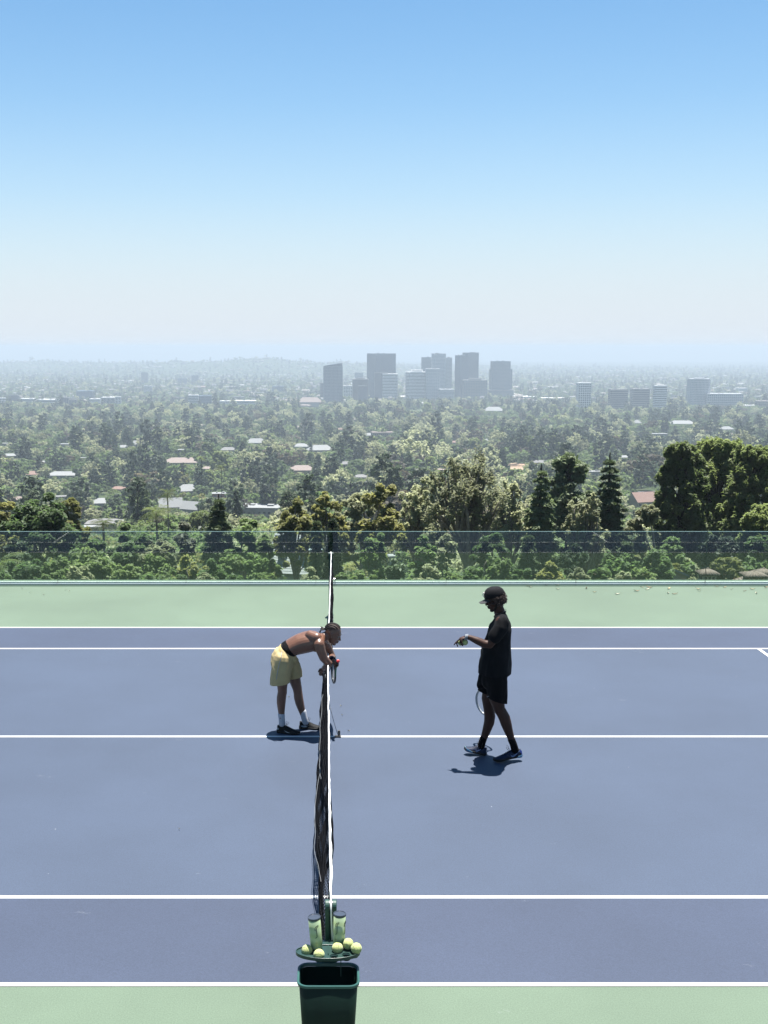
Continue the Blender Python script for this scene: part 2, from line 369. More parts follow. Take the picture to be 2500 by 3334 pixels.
for i, (a, b_) in enumerate(lp):
    D = 17906 / (b_ - 1130); Y = min(D - .668, YG - .09); x = (a - CX) / F * (Y * cT + HC * sT)
    r = random.Random(i); big = a > 1700 and b_ < 2000
    L = r.uniform(.06, .125) if big else r.uniform(.018, .035); Wd = L * r.uniform(.16, .4)
    vs, fs = leaf_mesh(i, L, Wd); o = mesh_obj('fallen_leaf', vs, fs, LEAFM[(i * 7) % 3 if big else 1]); o.location = (x, Y, .004); o.rotation_euler = (0, r.uniform(-.15, .15), r.uniform(-.5, .5) + (0 if r.random() < .7 else 1.2))
    if (a, b_) in LL: tag(o, LL[(a, b_)], 'leaf')
    else:
        side = 'left' if a < 1300 else 'right'; k = leafs[side]; leafs[side] += 1
        tag(o, ('small pale petal' if side == 'left' else 'curled dry leaf') + ' on the green strip by the glass, ' + ordn[k] + ' from the ' + ('left edge' if side == 'left' else 'standing player rightward'), 'leaf', 'dry leaves and petals lying along the glass fence')
# ================================================================ net
NETB = mat('black net cord', (.010, .010, .012), .9, .1, var=.3, scale=40); TAPE = mat('white net tape', (.80, .80, .79), .7, var=.06, scale=14, bump=.3, bscale=70)
GREY = mat('grey webbing strap', (.16, .17, .18), .6); POSTG = mat('dark green post enamel', (.008, .050, .036), .55, var=.1, bump=.05); CORD = mat('white cord', (.78, .78, .76), .6)
TX = [(7.0, .0), (7.5, 0), (8.5, -.008), (9.5, -.014), (11, -.02), (13, -.033), (14.5, -.030), (15.2, -.024), (17.4, -.009), (19.8, .007)]
BX = [(7.1, -.05), (8, -.075), (9.5, -.10), (11, -.135), (12.2, -.10), (13.0, -.085), (13.6, -.09), (14.6, -.07), (15.4, -.045), (16.5, .0), (18, .025), (19.8, .02)]
YN, YF = 7.04, 19.84
def tape_z(Y):
    t = abs(Y - YC) / 6.4
    return .914 + .156 * t ** 1.15 - .075 * math.exp(-((Y - 13.52) / .33) ** 2)
def net_pt(Y, s):
    """s 0 at the tape, 1 at the hem"""
    zt = tape_z(Y); zb = .035 + .02 * math.sin(Y * 2.1)
    z = zt + (zb - zt) * s
    A = interp(Y, BX) * .85; n = mnoise.noise(Vector((Y * .8, s * 2.6, 3))) * .032 + mnoise.noise(Vector((Y * 3, s * 4, 9))) * .022 + .015 * math.sin(s * 15 + Y * 1.3 + 2 * math.sin(Y * .9))
    right = .045 * math.exp(-((Y - 8.6) / .9) ** 2) * math.sin(PI * min(1, s * 2.2)) if s < .45 else 0
    x = interp(Y, TX) + A * 1.02 * math.sin(PI * .5 * min(1, s * 1.15)) ** .9 + right + n * min(1, s * 4)
    return Vector((x, Y, z))
net = empty('tennis_net', (0, YC, 0)); tag(net, 'black tennis net with white top tape running away across the court', 'tennis net')
off = Vector((0, YC, 0))
NY, NS = 288, 22
ysn = [YN + .09 + (YF - YN - .18) * i / NY for i in range(NY + 1)]
grid = np.array([[list(net_pt(Y, s / NS) - off) for s in range(NS + 1)] for Y in ysn])
def cords(G, r):
    """thin three-sided cord along each line of points in G (lines, pts, 3)"""
    L, P, _ = G.shape
    t = np.gradient(G, axis=1); t /= np.linalg.norm(t, axis=2, keepdims=True) + 1e-9
    a = np.cross(t, np.array([1, 0, 0.])); a /= np.linalg.norm(a, axis=2, keepdims=True) + 1e-9; b = np.cross(t, a)
    V = np.stack([G + r * (math.cos(q) * a + math.sin(q) * b) for q in (0, 2.094, 4.189)], 2)   # L,P,3,3
    idx = np.arange(L * P * 3).reshape(L, P, 3); Q = []
    for k in range(3):
        k2 = (k + 1) % 3; Q.append(np.stack([idx[:, :-1, k], idx[:, :-1, k2], idx[:, 1:, k2], idx[:, 1:, k]], -1).reshape(-1, 4))
    return V.reshape(-1, 3), np.concatenate(Q)
V1, Q1 = cords(grid, .0033); V2, Q2 = cords(grid.transpose(1, 0, 2), .0033)
g2 = grid[:, :6] + np.array([.006, .012, -.02]); V3, Q3 = cords(g2, .002)      # doubled upper rows
V = np.concatenate([V1, V2, V3]); Q = np.concatenate([Q1, Q2 + len(V1), Q3 + len(V1) + len(V2)])
o = link(bpy.data.objects.new('net_mesh', np_mesh('net_mesh', V, Q, NETB))); o.parent = net
# tape: folded white band over the cable, slightly rumpled
m_ = MB(); rings = []
K = 420
for i in range(K + 1):
    Y = YN + .16 + (YF - YN - .26) * i / K; p = net_pt(Y, 0) - off
    wv = mnoise.noise(Vector((Y * 3, 1, 1))) * .006 + mnoise.noise(Vector((Y * 11, 4, 1))) * .004 * (1.8 if Y < 8.6 else 1)
    hw = .0070 + wv * .5 + (.0015 if Y < 9 else 0) - (.0010 if Y > 15 else 0); lx = p.x + wv
    c = [(-.55, .012), (-1, -.002), (-1.1, -.030), (-.75, -.052), (.75, -.052), (1.1, -.030), (1, -.002), (.55, .012)]
    rings.append([(lx + a * hw, p.y, p.z + b_ + wv) for a, b_ in c])
m_.loft(rings); m_.build('top_tape', TAPE, net, smooth=True)
# hem cord + loose lines of the lower net
m_ = MB(); m_.tube([net_pt(Y, 1) - off + Vector((0, 0, 0)) for Y in ysn], .005, 6)
m_.build('hem_cord', GREY, net, smooth=True)
m_ = MB()
for s0, ya, yb, dx in ((.55, 8.6, 12.6, -.012), (.7, 9.6, 13.1, .004), (.35, 10.3, 13.3, -.01)):
    m_.tube([net_pt(ya + (yb - ya) * k / 40, s0 + .12 * math.sin(k / 6)) - off + Vector((dx, 0, 0)) for k in range(41)], .0020, 5)
m_.build('lacing_cord', GREY, net, smooth=True)
# centre strap and its floor anchor
m_ = MB(); S0 = W(1066, 2250, 13.33); S1 = W(1098, 2388, YC)
pts = [S0, W(1074, 2300, 13.36), W(1084, 2340, 13.38), S1]
for k in range(3):
    a, b_ = pts[k] - off, pts[k + 1] - off; m_.tube([a, b_], [.008, .008], 6, flat=.4)
a = W(1060, 2196, 13.3) - off
m_.tube([a, W(1059, 2240, 13.3) - off, W(1053, 2290, 13.3) - off, W(1044, 2335, 13.3) - off, W(1042, 2372, 13.3) - off, W(1049, 2390, 13.3) - off], .0055, 6)
m_.build('centre_strap', GREY, net, smooth=True)
m_ = MB(); q = W(1100, 2398, YC - .0) - off; m_.box((q.x, q.y - .02, .012), (.035, .02, .010)); m_.box((q.x + .012, q.y - .01, .045), (.012, .012, .035), .3); m_.build('floor_anchor', mat('anchor metal', (.12, .11, .1), .5, metal=.5), net)
# posts
def post(Y, label, front):
    e = empty('net_post', (0.0, Y, 0)); tag(e, label, 'net post', 'posts of the tennis net')
    m_ = MB(); n = 20
    # vertical box section with rounded head, the round runs across the post
    prof = [(-.038, 0), (-.038, 1.04)] + [(-.038 * math.cos(PI * k / 10), 1.04 + .038 * math.sin(PI * k / 10)) for k in range(1, 10)] + [(.038, 1.04), (.038, 0)]
    m_.loft([[(x, y, z) for y, z in prof] for x in (-.036, -.0085)]); m_.loft([[(x, y, z) for y, z in prof] for x in (.0085, .036)])
    m_.box((0, 0, .5), (.0084, .030, .5)); bevel(m_.build('post_body', POSTG, e), .004)
    m_ = MB(); m_.tube([(-.0083, 0, 1.045), (.0083, 0, 1.045)], .030, 20); m_.build('pulley', mat('pulley', (.3, .3, .3), .4, metal=.6), e)
    m_ = MB(); m_.box((0, 0, .006), (.045, .045, .006)); m_.build('base_plate', POSTG, e)
    m_ = MB(); m_.tube([(.036, .0, .62), (.075, .0, .62)], .012, 10); m_.tube([(.07, 0, .62), (.07, 0, .5)], .006, 8); m_.build('crank', mat('crank steel', (.4, .4, .4), .35, metal=.7), e)
    return e
post(YN, 'dark green net post with pulley head behind the ball tray', True); pf = post(YF, 'far dark green net post in front of the glass fence', False)
m_ = MB(); x0 = 0.0
pts = [net_pt(YN + .2, 0) + Vector((0, 0, 0)), Vector((0, YN + .05, 1.077)), Vector((0, YN, 1.081)), Vector((.001, YN - .03, 1.068)), Vector((.001, YN - .046, 1.03)), Vector((.006, YN - .047, .9)), Vector((.012, YN - .047, .78))]
m_.tube([p - off for p in pts], .0052, 8); m_.build('headline_cord', CORD, net, smooth=True); m_ = MB(); m_.tube([p - off for p in (net_pt(YF - .12, 0), Vector((0, YF, 1.083)), Vector((0, YF + .045, 1.04)))], .006, 8)
m_.build('headline_cord', CORD, net, smooth=True); m_ = MB(); m_.tube([p - off for p in (Vector((-.042, YF, 1.06)), Vector((.042, YF, 1.06)))], .008, 8)
m_.build('post_cap_bar', CORD, net, smooth=True)
m_ = MB(); m2_ = MB()
for k in range(26):   # side lacing to the posts
    z = .08 + k * .037
    m_.tube([Vector((.0, YN + .036, z)) - off, net_pt(YN + .1, 1 - z / 1.07) - off], .0025, 5); m2_.tube([Vector((0, YF - .036, z)) - off, net_pt(YF - .1, 1 - z / 1.07) - off], .0025, 5)
m_.build('side_lacing', NETB, net); m2_.build('side_lacing', NETB, net)
# dark ground sleeve of the net beside the far post and the small tag on it
m_ = MB(); m_.box((.0, -2.1 + YF - YC, .5), (.004, 1.9, .44)); 
# ================================================================ tray, balls, tubes, bin
TRAY = mat('dark green moulded plastic', (.016, .046, .040), .36, var=.12, scale=12, bump=.08)
ZT = HC - 3.63; YT = 6.945   # tray level; its straight back edge
tray = empty('ball_tray', (0, YT, ZT)); tag(tray, 'half oval dark green ball tray hung on the near net post', 'ball tray')
cxt = (1067.5 - CX) / 536
def rim_pts(rx, ry, z, n=40, back=0.0):
    pts = []
    for k in range(n + 1):
        t = PI + PI * k / n
        pts.append((cxt + rx * math.cos(t), -.105 + (ry - .112) * math.sin(t), z))
    for k in range(1, 13):
        t = PI / 2 * k / 13; pts.append((cxt + rx * (math.cos(t) ** .75), -.105 + .075 * math.sin(t), z))
    pts.append((cxt + .05, -.029, z)); pts.insert(0, (cxt - .05, -.029, z))
    for k in range(12, 0, -1):
        t = PI / 2 * k / 13; pts.insert(len(pts) - (n + 1) - 13 if False else 13 - k, (cxt - rx * (math.cos(t) ** .75), -.105 + .075 * math.sin(t), z))
    return pts
m_ = MB()
holes = [(W(1000, 3105, YT - .11)), (W(1040, 3120, YT - .165)), (W(1087, 3116, YT - .155)), (W(1128, 3107, YT - .12)), (W(1155, 3097, YT - .07)), (W(1100, 3093, YT - .06))]
HR = .027
HL = [(-.127 + cxt, -.107), (-.053 + cxt, -.157), (.036 + cxt, -.160), (.110 + cxt, -.143), (.158 + cxt, -.110), (.058 + cxt, -.098)]; HR = .0255
# plate with real round holes: constrained fill
from mathutils import geometry as mgeo
outer = [(p[0], p[1]) for p in rim_pts(.193, .205, 0)]
V2 = [Vector(p) for p in outer]; E = [(i, (i + 1) % len(outer)) for i in range(len(outer))]
for hx_, hy_ in HL[:6]:
    n0 = len(V2); V2 += [Vector((hx_ + HR * math.cos(2 * PI * k / 24), hy_ + HR * math.sin(2 * PI * k / 24))) for k in range(24)]; E += [(n0 + k, n0 + (k + 1) % 24) for k in range(24)]
def inside(c):
    n = len(outer); r = False
    for i in range(n):
        (x1, y1), (x2, y2) = outer[i], outer[(i + 1) % n]
        if (y1 > c.y) != (y2 > c.y) and c.x < (x2 - x1) * (c.y - y1) / (y2 - y1) + x1: r = not r
    return r
res = mgeo.delaunay_2d_cdt(V2, E, [], 0, 1e-6)
fs = []
for f in res[2]:
    c = sum((res[0][i] for i in f), Vector((0, 0))) / len(f)
    if any((c - Vector(h)).length < HR * .985 for h in HL[:6]): continue
    if not inside(c): continue
    fs.append(tuple(f))
o = mesh_obj('tray_plate', [(v.x, v.y, 0) for v in res[0]], fs, TRAY, tray); sm = o.modifiers.new('Solidify', 'SOLIDIFY'); sm.thickness = .004; sm.offset = 0
# raised rim
m_ = MB(); P = rim_pts(.193, .205, 0); P = P + [P[0]]
def strip(m_, P, z0, z1, th):
    rings = []
    for i, p in enumerate(P):
        a = Vector(P[max(i - 1, 0)]); b_ = Vector(P[min(i + 1, len(P) - 1)]); t = (b_ - a).normalized(); n_ = Vector((t.y, -t.x, 0))
        q = Vector(p); o_ = q + n_ * th; i_ = q - n_ * th
        rings.append([(i_.x, i_.y, z0), (o_.x, o_.y, z0), (o_.x, o_.y, z1), (i_.x, i_.y, z1)])
    m_.loft(rings)
strip(m_, P, -.012, .009, .0026); bevel(m_.build('tray_rim', TRAY, tray), .0012)
for hx_, hy_ in HL[:6]:
    m_ = MB()
    for z0, z1, r0, r1 in ((-.002, -.026, HR, HR * .93), (-.026, -.03, HR * .93, HR * .62)):
        rr = [[(hx_ + r * math.cos(2 * PI * k / 24), hy_ + r * math.sin(2 * PI * k / 24), z) for k in range(24)] for r, z in ((r0 + .002, z0), (r1 + .002, z1), (r1, z1), (r0, z0))]
        n0 = len(m_.v); m_.v += [tuple(p) for r in rr for p in r]
        for a in range(4):
            b2 = (a + 1) % 4
            for k in range(24): m_.f.append((n0 + a * 24 + k, n0 + a * 24 + (k + 1) % 24, n0 + b2 * 24 + (k + 1) % 24, n0 + b2 * 24 + k)); m_.mi.append(0)
    m_.build('ball_cup', TRAY, tray, smooth=True)
m_ = MB(); m_.box((cxt + .002, -.092, .006), (.0025, .055, .006)); m_.box((cxt + .002, .005, -.01), (.035, .032, .012)); m_.build('bracket', TRAY, tray); m_ = MB(); m_.tube([(cxt + .078, -.175, -.01), (cxt + .078, -.175, -.12)], .003, 6)
m_.build('hanging_rod', TRAY, tray)
# balls
BALL = None
def ball_mat():
    m, nt, b = nmat('tennis ball felt'); b.inputs['Roughness'].default_value = .95; b.inputs['Specular IOR Level'].default_value = .1; b.inputs['Sheen Weight'].default_value = .25
    tc = N(nt, 'ShaderNodeTexCoord'); nz = N(nt, 'ShaderNodeTexNoise', i_Scale=120.0, i_Detail=5.0); nt.links.new(tc.outputs['Object'], nz.inputs['Vector'])
    cr = N(nt, 'ShaderNodeValToRGB'); cr.color_ramp.elements[0].color = (.28, .32, .12, 1); cr.color_ramp.elements[1].color = (.42, .45, .20, 1); cr.color_ramp.elements[0].position = .3; cr.color_ramp.elements[1].position = .7
    nt.links.new(nz.outputs['Fac'], cr.inputs['Fac']); nt.links.new(cr.outputs['Color'], b.inputs['Base Color'])
    bp = N(nt, 'ShaderNodeBump', i_Strength=.6, i_Distance=.002); nt.links.new(nz.outputs['Fac'], bp.inputs['Height']); nt.links.new(bp.outputs[0], b.inputs['Normal'])
    return m
BALL = ball_mat(); SEAM = mat('ball seam', (.20, .21, .10), .8)
bmb = MB(); bmb.ell((0, 0, 0), .0335, nu=32, nv=20)
smb = MB(); sp = []
for k in range(121):
    t = 2 * PI * k / 120; a, b_ = .44 * .0335 * 1.0, 0
    A = .75; B = .25
    p = Vector((A * math.cos(t) + B * math.cos(3 * t), A * math.sin(t) - B * math.sin(3 * t), 2 * math.sqrt(A * B) * math.sin(2 * t))).normalized() * .0333
    sp.append(p)
smb.tube(sp, .0011, 6)
ballproto = None
def ball(loc, rot, label, group):
    global ballproto
    if ballproto is None:
        o = bmb.build('tennis_ball', BALL, smooth=True, weld=True); s = smb.build('seam', SEAM, o, smooth=True); ballproto = (o.data, s.data)
    else:
        o = link(bpy.data.objects.new('tennis_ball', ballproto[0])); s = link(bpy.data.objects.new('seam', ballproto[1])); s.parent = o
    o.location = loc; o.rotation_euler = rot; tag(o, label, 'tennis ball', group); return o
bl = [(HL[0], 'leftmost tennis ball in the tray', (.3, .2, .1)), (HL[1], 'tennis ball in the tray in front of the left can', (1.1, .5, .9)), (HL[5], 'tennis ball in the tray in front of the right can', (.2, 1.2, 2.0)),
      ((.123 + cxt, -.070), 'tennis ball at the back of the tray between two others on the right', (.9, .1, .4)), (HL[4], 'rightmost tennis ball in the tray', (1.6, .8, .3))]
for (hx_, hy_), lb, r in bl:
    lift = {'tennis ball at the back of the tray between two others on the right': .0345, 'leftmost tennis ball in the tray': .012, 'tennis ball in the tray in front of the left can': .010}.get(lb, .022)
    p = Vector((hx_, YT + hy_, ZT + lift))
    if 'rightmost' in lb: p += Vector((.014, -.005, .006))
    if 'between two' in lb: p += Vector((0, 0, 0))
    ball(p, r, lb, 'tennis balls in the tray')
# ball cans
CAN = mat('translucent pale ball can', (.62, .74, .60), .18, var=.06, scale=9); CANI = mat('can ink', (.03, .06, .05), .5); LID = mat('grey black lid', (.05, .06, .08), .22)
def can_mat():
    m, nt, b = nmat('clear plastic can'); b.inputs['Roughness'].default_value = .12; b.inputs['Base Color'].default_value = (.72, .82, .66, 1); b.inputs['Specular IOR Level'].default_value = .6
    tc = N(nt, 'ShaderNodeTexCoord'); sp = N(nt, 'ShaderNodeSeparateXYZ'); nt.links.new(tc.outputs['Object'], sp.inputs[0])
    # the balls inside tint the wall: three soft bands of felt
    mm = N(nt, 'ShaderNodeMath', operation='SINE'); m1 = N(nt, 'ShaderNodeMath', operation='MULTIPLY', i_1=2 * PI / .066 ); nt.links.new(sp.outputs[2], m1.inputs[0]); nt.links.new(m1.outputs[0], mm.inputs[0])
    nz = N(nt, 'ShaderNodeTexNoise', i_Scale=30.0); nt.links.new(tc.outputs['Object'], nz.inputs['Vector'])
    ad = N(nt, 'ShaderNodeMath', operation='MULTIPLY_ADD', i_1=.25, i_2=.25); nt.links.new(mm.outputs[0], ad.inputs[0])
    cr = N(nt, 'ShaderNodeValToRGB'); cr.color_ramp.elements[0].color = (.30, .38, .19, 1); cr.color_ramp.elements[1].color = (.36, .45, .31, 1); nt.links.new(ad.outputs[0], cr.inputs['Fac']); nt.links.new(cr.outputs[0], b.inputs['Base Color'])
    return m
CANM = can_mat()
def can(loc, tilt, rz, label, marks):
    e = empty('ball_can', loc); e.rotation_euler = (tilt[0], tilt[1], rz); e.scale = (1, 1, .83); tag(e, label, 'ball can', 'clear cans of tennis balls')
    m_ = MB(); R = .0370; n = 36; prof = [(.0, .0), (R * .86, 0), (R * .96, .006), (R, .014), (R, .240), (R * .985, .2405), (0, .2405)]
    vs = []; fs = []
    for r, z in prof: vs += [(r * math.cos(2 * PI * k / n), r * math.sin(2 * PI * k / n), z) for k in range(n)]
    for i in range(len(prof) - 1): fs += [(i * n + k, i * n + (k + 1) % n, (i + 1) * n + (k + 1) % n, (i + 1) * n + k) for k in range(n)]
    m_.add(vs, fs); m_.build('can_body', CANM, e, smooth=False, weld=True).data.shade_smooth()
    m_ = MB(); vs = []; fs = []; prof = [(R + .002, .232), (R + .0025, .246), (R + .001, .2495), (R - .002, .2495), (R - .004, .2455), (0.0001, .2455)]
    for r, z in prof: vs += [(r * math.cos(2 * PI * k / n), r * math.sin(2 * PI * k / n), z) for k in range(n)]
    for i in range(len(prof) - 1): fs += [(i * n + k, i * n + (k + 1) % n, (i + 1) * n + (k + 1) % n, (i + 1) * n + k) for k in range(n)]
    m_.add(vs, fs); m_.build('lid', LID, e)
    # printed mark: two nested hooked strokes
    def wrap(u, z): a = -PI / 2 + u / R; rr = R + .0007; return Vector((rr * math.cos(a), rr * math.sin(a), z))
    for u0 in marks:
        m_ = MB()
        S1 = [(.012, .197), (.006, .194), (-.001, .187), (-.004, .178), (-.0045, .160)] 
        S2 = [(.012, .189), (.007, .186), (.003, .179), (.002, .165), (.0025, .130), (.002, .112), (-.001, .105), (-.006, .102)]
        for S in (S1, S2):
            pts = []
            for (a, z1), (b_, z2) in zip(S[:-1], S[1:]):
                for k in range(4): pts.append(wrap(u0 + 1.35 * (a + (b_ - a) * k / 4), z1 + (z2 - z1) * k / 4))
            pts.append(wrap(u0 + 1.35 * S[-1][0], S[-1][1])); m_.tube(pts, .0022, 6)
        m_.build('printed_mark', CANI, e, smooth=True)
    m_ = MB()
    for z, l in ((.066, .012), (.062, .010), (.058, .011)):
        pts = [wrap(marks[0] - .009 + l * k / 4, z) for k in range(5)]; m_.tube(pts, .0005, 4)
    m_.build('fine_print', CANI, e)
pL = W(1034, 3086, YT - .05); pR = W(1103, 3077, YT - .045)
can((-.0863, YT - .062, ZT + .003), (.02, -.075, 0), 0, 'left ball can with dark lid and curved emblem, leaning slightly', [.007])
can((.0494, YT - .030, ZT + .003), (-.03, .025, 0), 0, 'right ball can with dark lid standing against the net post', [-.018, .037])
# bin
binE = empty('waste_bin', (0, 6.74, .27)); tag(binE, 'open dark green rectangular waste bin hanging under the ball tray', 'waste bin')
xb = (1069 - CX) / 543
def rrect(hx, hy, r, n=7):
    pts = []
    for cx_, cy_, a0 in ((hx - r, hy - r, 0), (-hx + r, hy - r, PI / 2), (-hx + r, -hy + r, PI), (hx - r, -hy + r, 3 * PI / 2)):
        for k in range(n + 1): a = a0 + PI / 2 * k / n; pts.append((cx_ + r * math.cos(a), cy_ + r * math.sin(a)))
    return pts
def ring(hx, hy, r, z): return [(xb + x, y, z) for x, y in rrect(hx, hy, r)]
m_ = MB(); seq = [ring(.135, .10, .04, 0), ring(.150, .112, .045, .03), ring(.174, .128, .055, .46), ring(.171, .125, .053, .462), ring(.147, .109, .042, .035)]
m_.loft(seq); m_.build('bin_body', mat('bin wall plastic', (.0045, .018, .012), .5, .22, var=.15, scale=12), binE, smooth=False).data.shade_smooth()
m_ = MB(); A = [ring(.1745, .1285, .055, .462), ring(.1865, .1405, .066, .465), ring(.1865, .1405, .066, .479), ring(.1835, .1375, .063, .482), ring(.1735, .1275, .054, .480), ring(.1705, .1245, .052, .463)]
n = len(A[0]); vs = [p for r in A for p in r]; fs = [(i * n + k, i * n + (k + 1) % n, ((i + 1) % 6) * n + (k + 1) % n, ((i + 1) % 6) * n + k) for i in range(6) for k in range(n)]
m_.add(vs, fs); m_.build('rim', mat('sunlit bin rim plastic', (.030, .095, .085), .34), binE)  # sunlight on the rim is put into its lighter colour
m_ = MB(); m_.box((xb, .20, .40), (.03, .062, .02)); m_.box((xb, .262, .40), (.045, .006, .08)); m_.build('hanger', POSTG, binE)
# ================================================================ people
def skin_mat(name, col, rough):
    m, nt, b = nmat(name); tc = N(nt, 'ShaderNodeTexCoord'); nz = N(nt, 'ShaderNodeTexNoise', i_Scale=9.0, i_Detail=6.0); nt.links.new(tc.outputs['Object'], nz.inputs['Vector'])
    c = Vector(col) * .85; cr = N(nt, 'ShaderNodeValToRGB'); cr.color_ramp.elements[0].position = .3; cr.color_ramp.elements[1].position = .7
    cr.color_ramp.elements[0].color = (*(c * .82), 1); cr.color_ramp.elements[1].color = (*(c * 1.15), 1)
    nt.links.new(nz.outputs['Fac'], cr.inputs['Fac']); nt.links.new(cr.outputs['Color'], b.inputs['Base Color'])
    b.inputs['Roughness'].default_value = rough; b.inputs['Specular IOR Level'].default_value = .5 if rough < .4 else .22
    b.inputs['Subsurface Weight'].default_value = .08; b.inputs['Subsurface Radius'].default_value = (.02, .008, .005)
    n2 = N(nt, 'ShaderNodeTexNoise', i_Scale=260.0); nt.links.new(tc.outputs['Object'], n2.inputs['Vector']); bp = N(nt, 'ShaderNodeBump', i_Strength=.12, i_Distance=.002); nt.links.new(n2.outputs['Fac'], bp.inputs['Height']); nt.links.new(bp.outputs[0], b.inputs['Normal'])
    return m
def frame(fwd, lat):
    f = Vector(fwd).normalized(); l = Vector(lat); l = (l - f * l.dot(f)).normalized(); u = f.cross(l)
    return Matrix((f, l, u)).transposed()
def tube_e(mb, rings, n=20):
    """rings: (centre, r_front, r_lateral); lateral kept near the Y axis; rounded ends"""
    cs = [Vector(r[0]) for r in rings]; out = []
    def axes(i):
        t = cs[min(i + 1, len(cs) - 1)] - cs[max(i - 1, 0)]; t.normalize()
        l = Vector((0, 1, 0)); l = (l - t * l.dot(t)).normalized(); return t, l, t.cross(l)
    R = []
    for i, (c, a, b_) in enumerate(rings):
        t, l, u = axes(i)
        if i == 0:
            for q in (.25, .6, .87): R.append((cs[0] - t * min(a, b_) * math.cos(math.asin(q)) * .8, a * q, b_ * q, u, l))
        R.append((cs[i], a, b_, u, l))
        if i == len(rings) - 1:
            for q in (.87, .6, .25): R.append((cs[-1] + t * min(a, b_) * math.cos(math.asin(q)) * .8, a * q, b_ * q, u, l))
    mb.loft([[c + u * (a * math.cos(2 * PI * k / n)) + l * (b_ * math.sin(2 * PI * k / n)) for k in range(n)] for c, a, b_, u, l in R])
def limb(mb, pts, rad, n=14):
    """tapered limb with rounded ends through points"""
    pts = [Vector(p) for p in pts]
    t0 = (pts[0] - pts[1]).normalized(); t1 = (pts[-1] - pts[-2]).normalized(); P = []; R = []
    for q in (.3, .7, .92): P.append(pts[0] + t0 * rad[0] * math.sqrt(1 - q * q)); R.append(rad[0] * q)
    P += pts; R += list(rad)
    for q in (.92, .7, .3): P.append(pts[-1] + t1 * rad[-1] * math.sqrt(1 - q * q)); R.append(rad[-1] * q)
    mb.tube(P, R, n)
def head(mb, c, M, s=1.0):
    def E(p, r): mb.ell(Vector(c) + M @ (Vector(p) * s), tuple(x * s for x in r), M, 18, 12)
    E((-.012, 0, .032), (.097, .076, .083)); E((.022, 0, -.022), (.068, .064, .085)); E((.03, 0, -.072), (.052, .052, .042)); E((.058, 0, -.100), (.026, .026, .020))
    E((-.045, 0, -.03), (.055, .06, .06)); E((.076, 0, .028), (.016, .048, .013)); E((.060, .036, -.022), (.026, .022, .020)); E((.060, -.036, -.022), (.026, .022, .020))
    def C(p0, p1, r0, r1): limb(mb, [Vector(c) + M @ (Vector(p0) * s), Vector(c) + M @ (Vector(p1) * s)], [r0 * s, r1 * s], 10)
    C((.084, 0, .012), (.104, 0, -.028), .0085, .0125); E((.096, .013, -.031), (.011, .008, .008)); E((.096, -.013, -.031), (.011, .008, .008))
    E((.088, 0, -.058), (.014, .024, .0085)); E((.085, 0, -.073), (.014, .021, .0085)); E((.072, 0, -.066), (.018, .030, .022))
    for sy in (-1, 1):
        E((-.008, sy * .076, -.008), (.019, .007, .031)); E((-.016, sy * .084, .004), (.012, .006, .018)); E((.0, sy * .078, -.030), (.008, .006, .010))
def face_parts(parent, c, M, skin_dark, s=1.0, beard=None):
    for sy in (-1, 1):
        ew = MB(); ir = MB(); br = MB()
        for mb_, p, r in ((ew, (.0745, sy * .031, .006), (.0115, .0135, .0095)), (ir, (.0835, sy * .031, .006), (.0035, .0055, .0055))):
            mb_.ell(Vector(c) + M @ (Vector(p) * s), tuple(x * s for x in r), M, 12, 8)
        br.tube([Vector(c) + M @ (Vector(p) * s) for p in ((.086, sy * .012, .028), (.089, sy * .03, .034), (.075, sy * .052, .028))], [.003, .0042, .002], 6)
        ew.build('eye', EYE, parent, smooth=True); ir.build('pupil', HAIR, parent, smooth=True); br.build('eyebrow', HAIR, parent, smooth=True)
EYE = mat('eye white', (.20, .18, .16), .3, var=.02); HAIR = mat('black hair', (.010, .008, .007), .6, .3, var=.3, scale=60, bump=.5, bscale=300)
HAIRB = mat('dark brown curls', (.034, .015, .010), .5, var=.4, scale=70, bump=.4, bscale=300)
SKIN1 = skin_mat('deep brown skin with sweat', (.150, .072, .045), .38); SKIN2 = skin_mat('dark brown skin', (.046, .019, .012), .55)
BLACKC = mat('black cotton', (.0055, .006, .0075), .9, .15, var=.25, scale=14, bump=.35, bscale=160); BLACKS = mat('black sports fabric', (.0035, .0035, .0045), .85, .12, var=.2, scale=12, bump=.25, bscale=120)
YEL = mat('pale yellow shorts fabric', (.52, .40, .19), .8, var=.07, scale=10, bump=.10, bscale=60); WSOCK = mat('white sock knit', (.50, .52, .58), .9, var=.05, scale=60, bump=.4, bscale=250)
BSOCK = mat('black sock knit', (.004, .004, .005), .95, .1, var=.2, scale=60); SHOEB = mat('black shoe mesh', (.006, .006, .0065), .7, .25, var=.3, scale=50, bump=.4, bscale=200)
SHOEN = mat('navy black shoe mesh', (.006, .013, .040), .6, .25, var=.3, scale=50, bump=.3, bscale=200); SOLEB = mat('black rubber sole', (.007, .007, .0075), .6, .3); SOLEL = mat('pale blue sole', (.05, .16, .28), .4, var=.1)
PALE = mat('pale grey print', (.34, .38, .42), .5); PALEB = mat('light blue print', (.11, .17, .32), .5); BLUEP = mat('blue heel panel', (.10, .14, .55), .45)
NAVY = mat('navy wristband towelling', (.006, .009, .026), .95, .1, var=.2, scale=80, bump=.6, bscale=200); REDR = mat('red grip cap', (.75, .02, .02), .35); BLKR = mat('black racket frame', (.02, .02, .022), .3)
GRNR = mat('green racket paint', (.03, .18, .08), .35); SILV = mat('silver white racket paint', (.40, .43, .45), .3, var=.05); STR = mat('racket strings', (.30, .32, .34), .5); GRIPM = mat('black grip tape', (.02, .02, .022), .7)
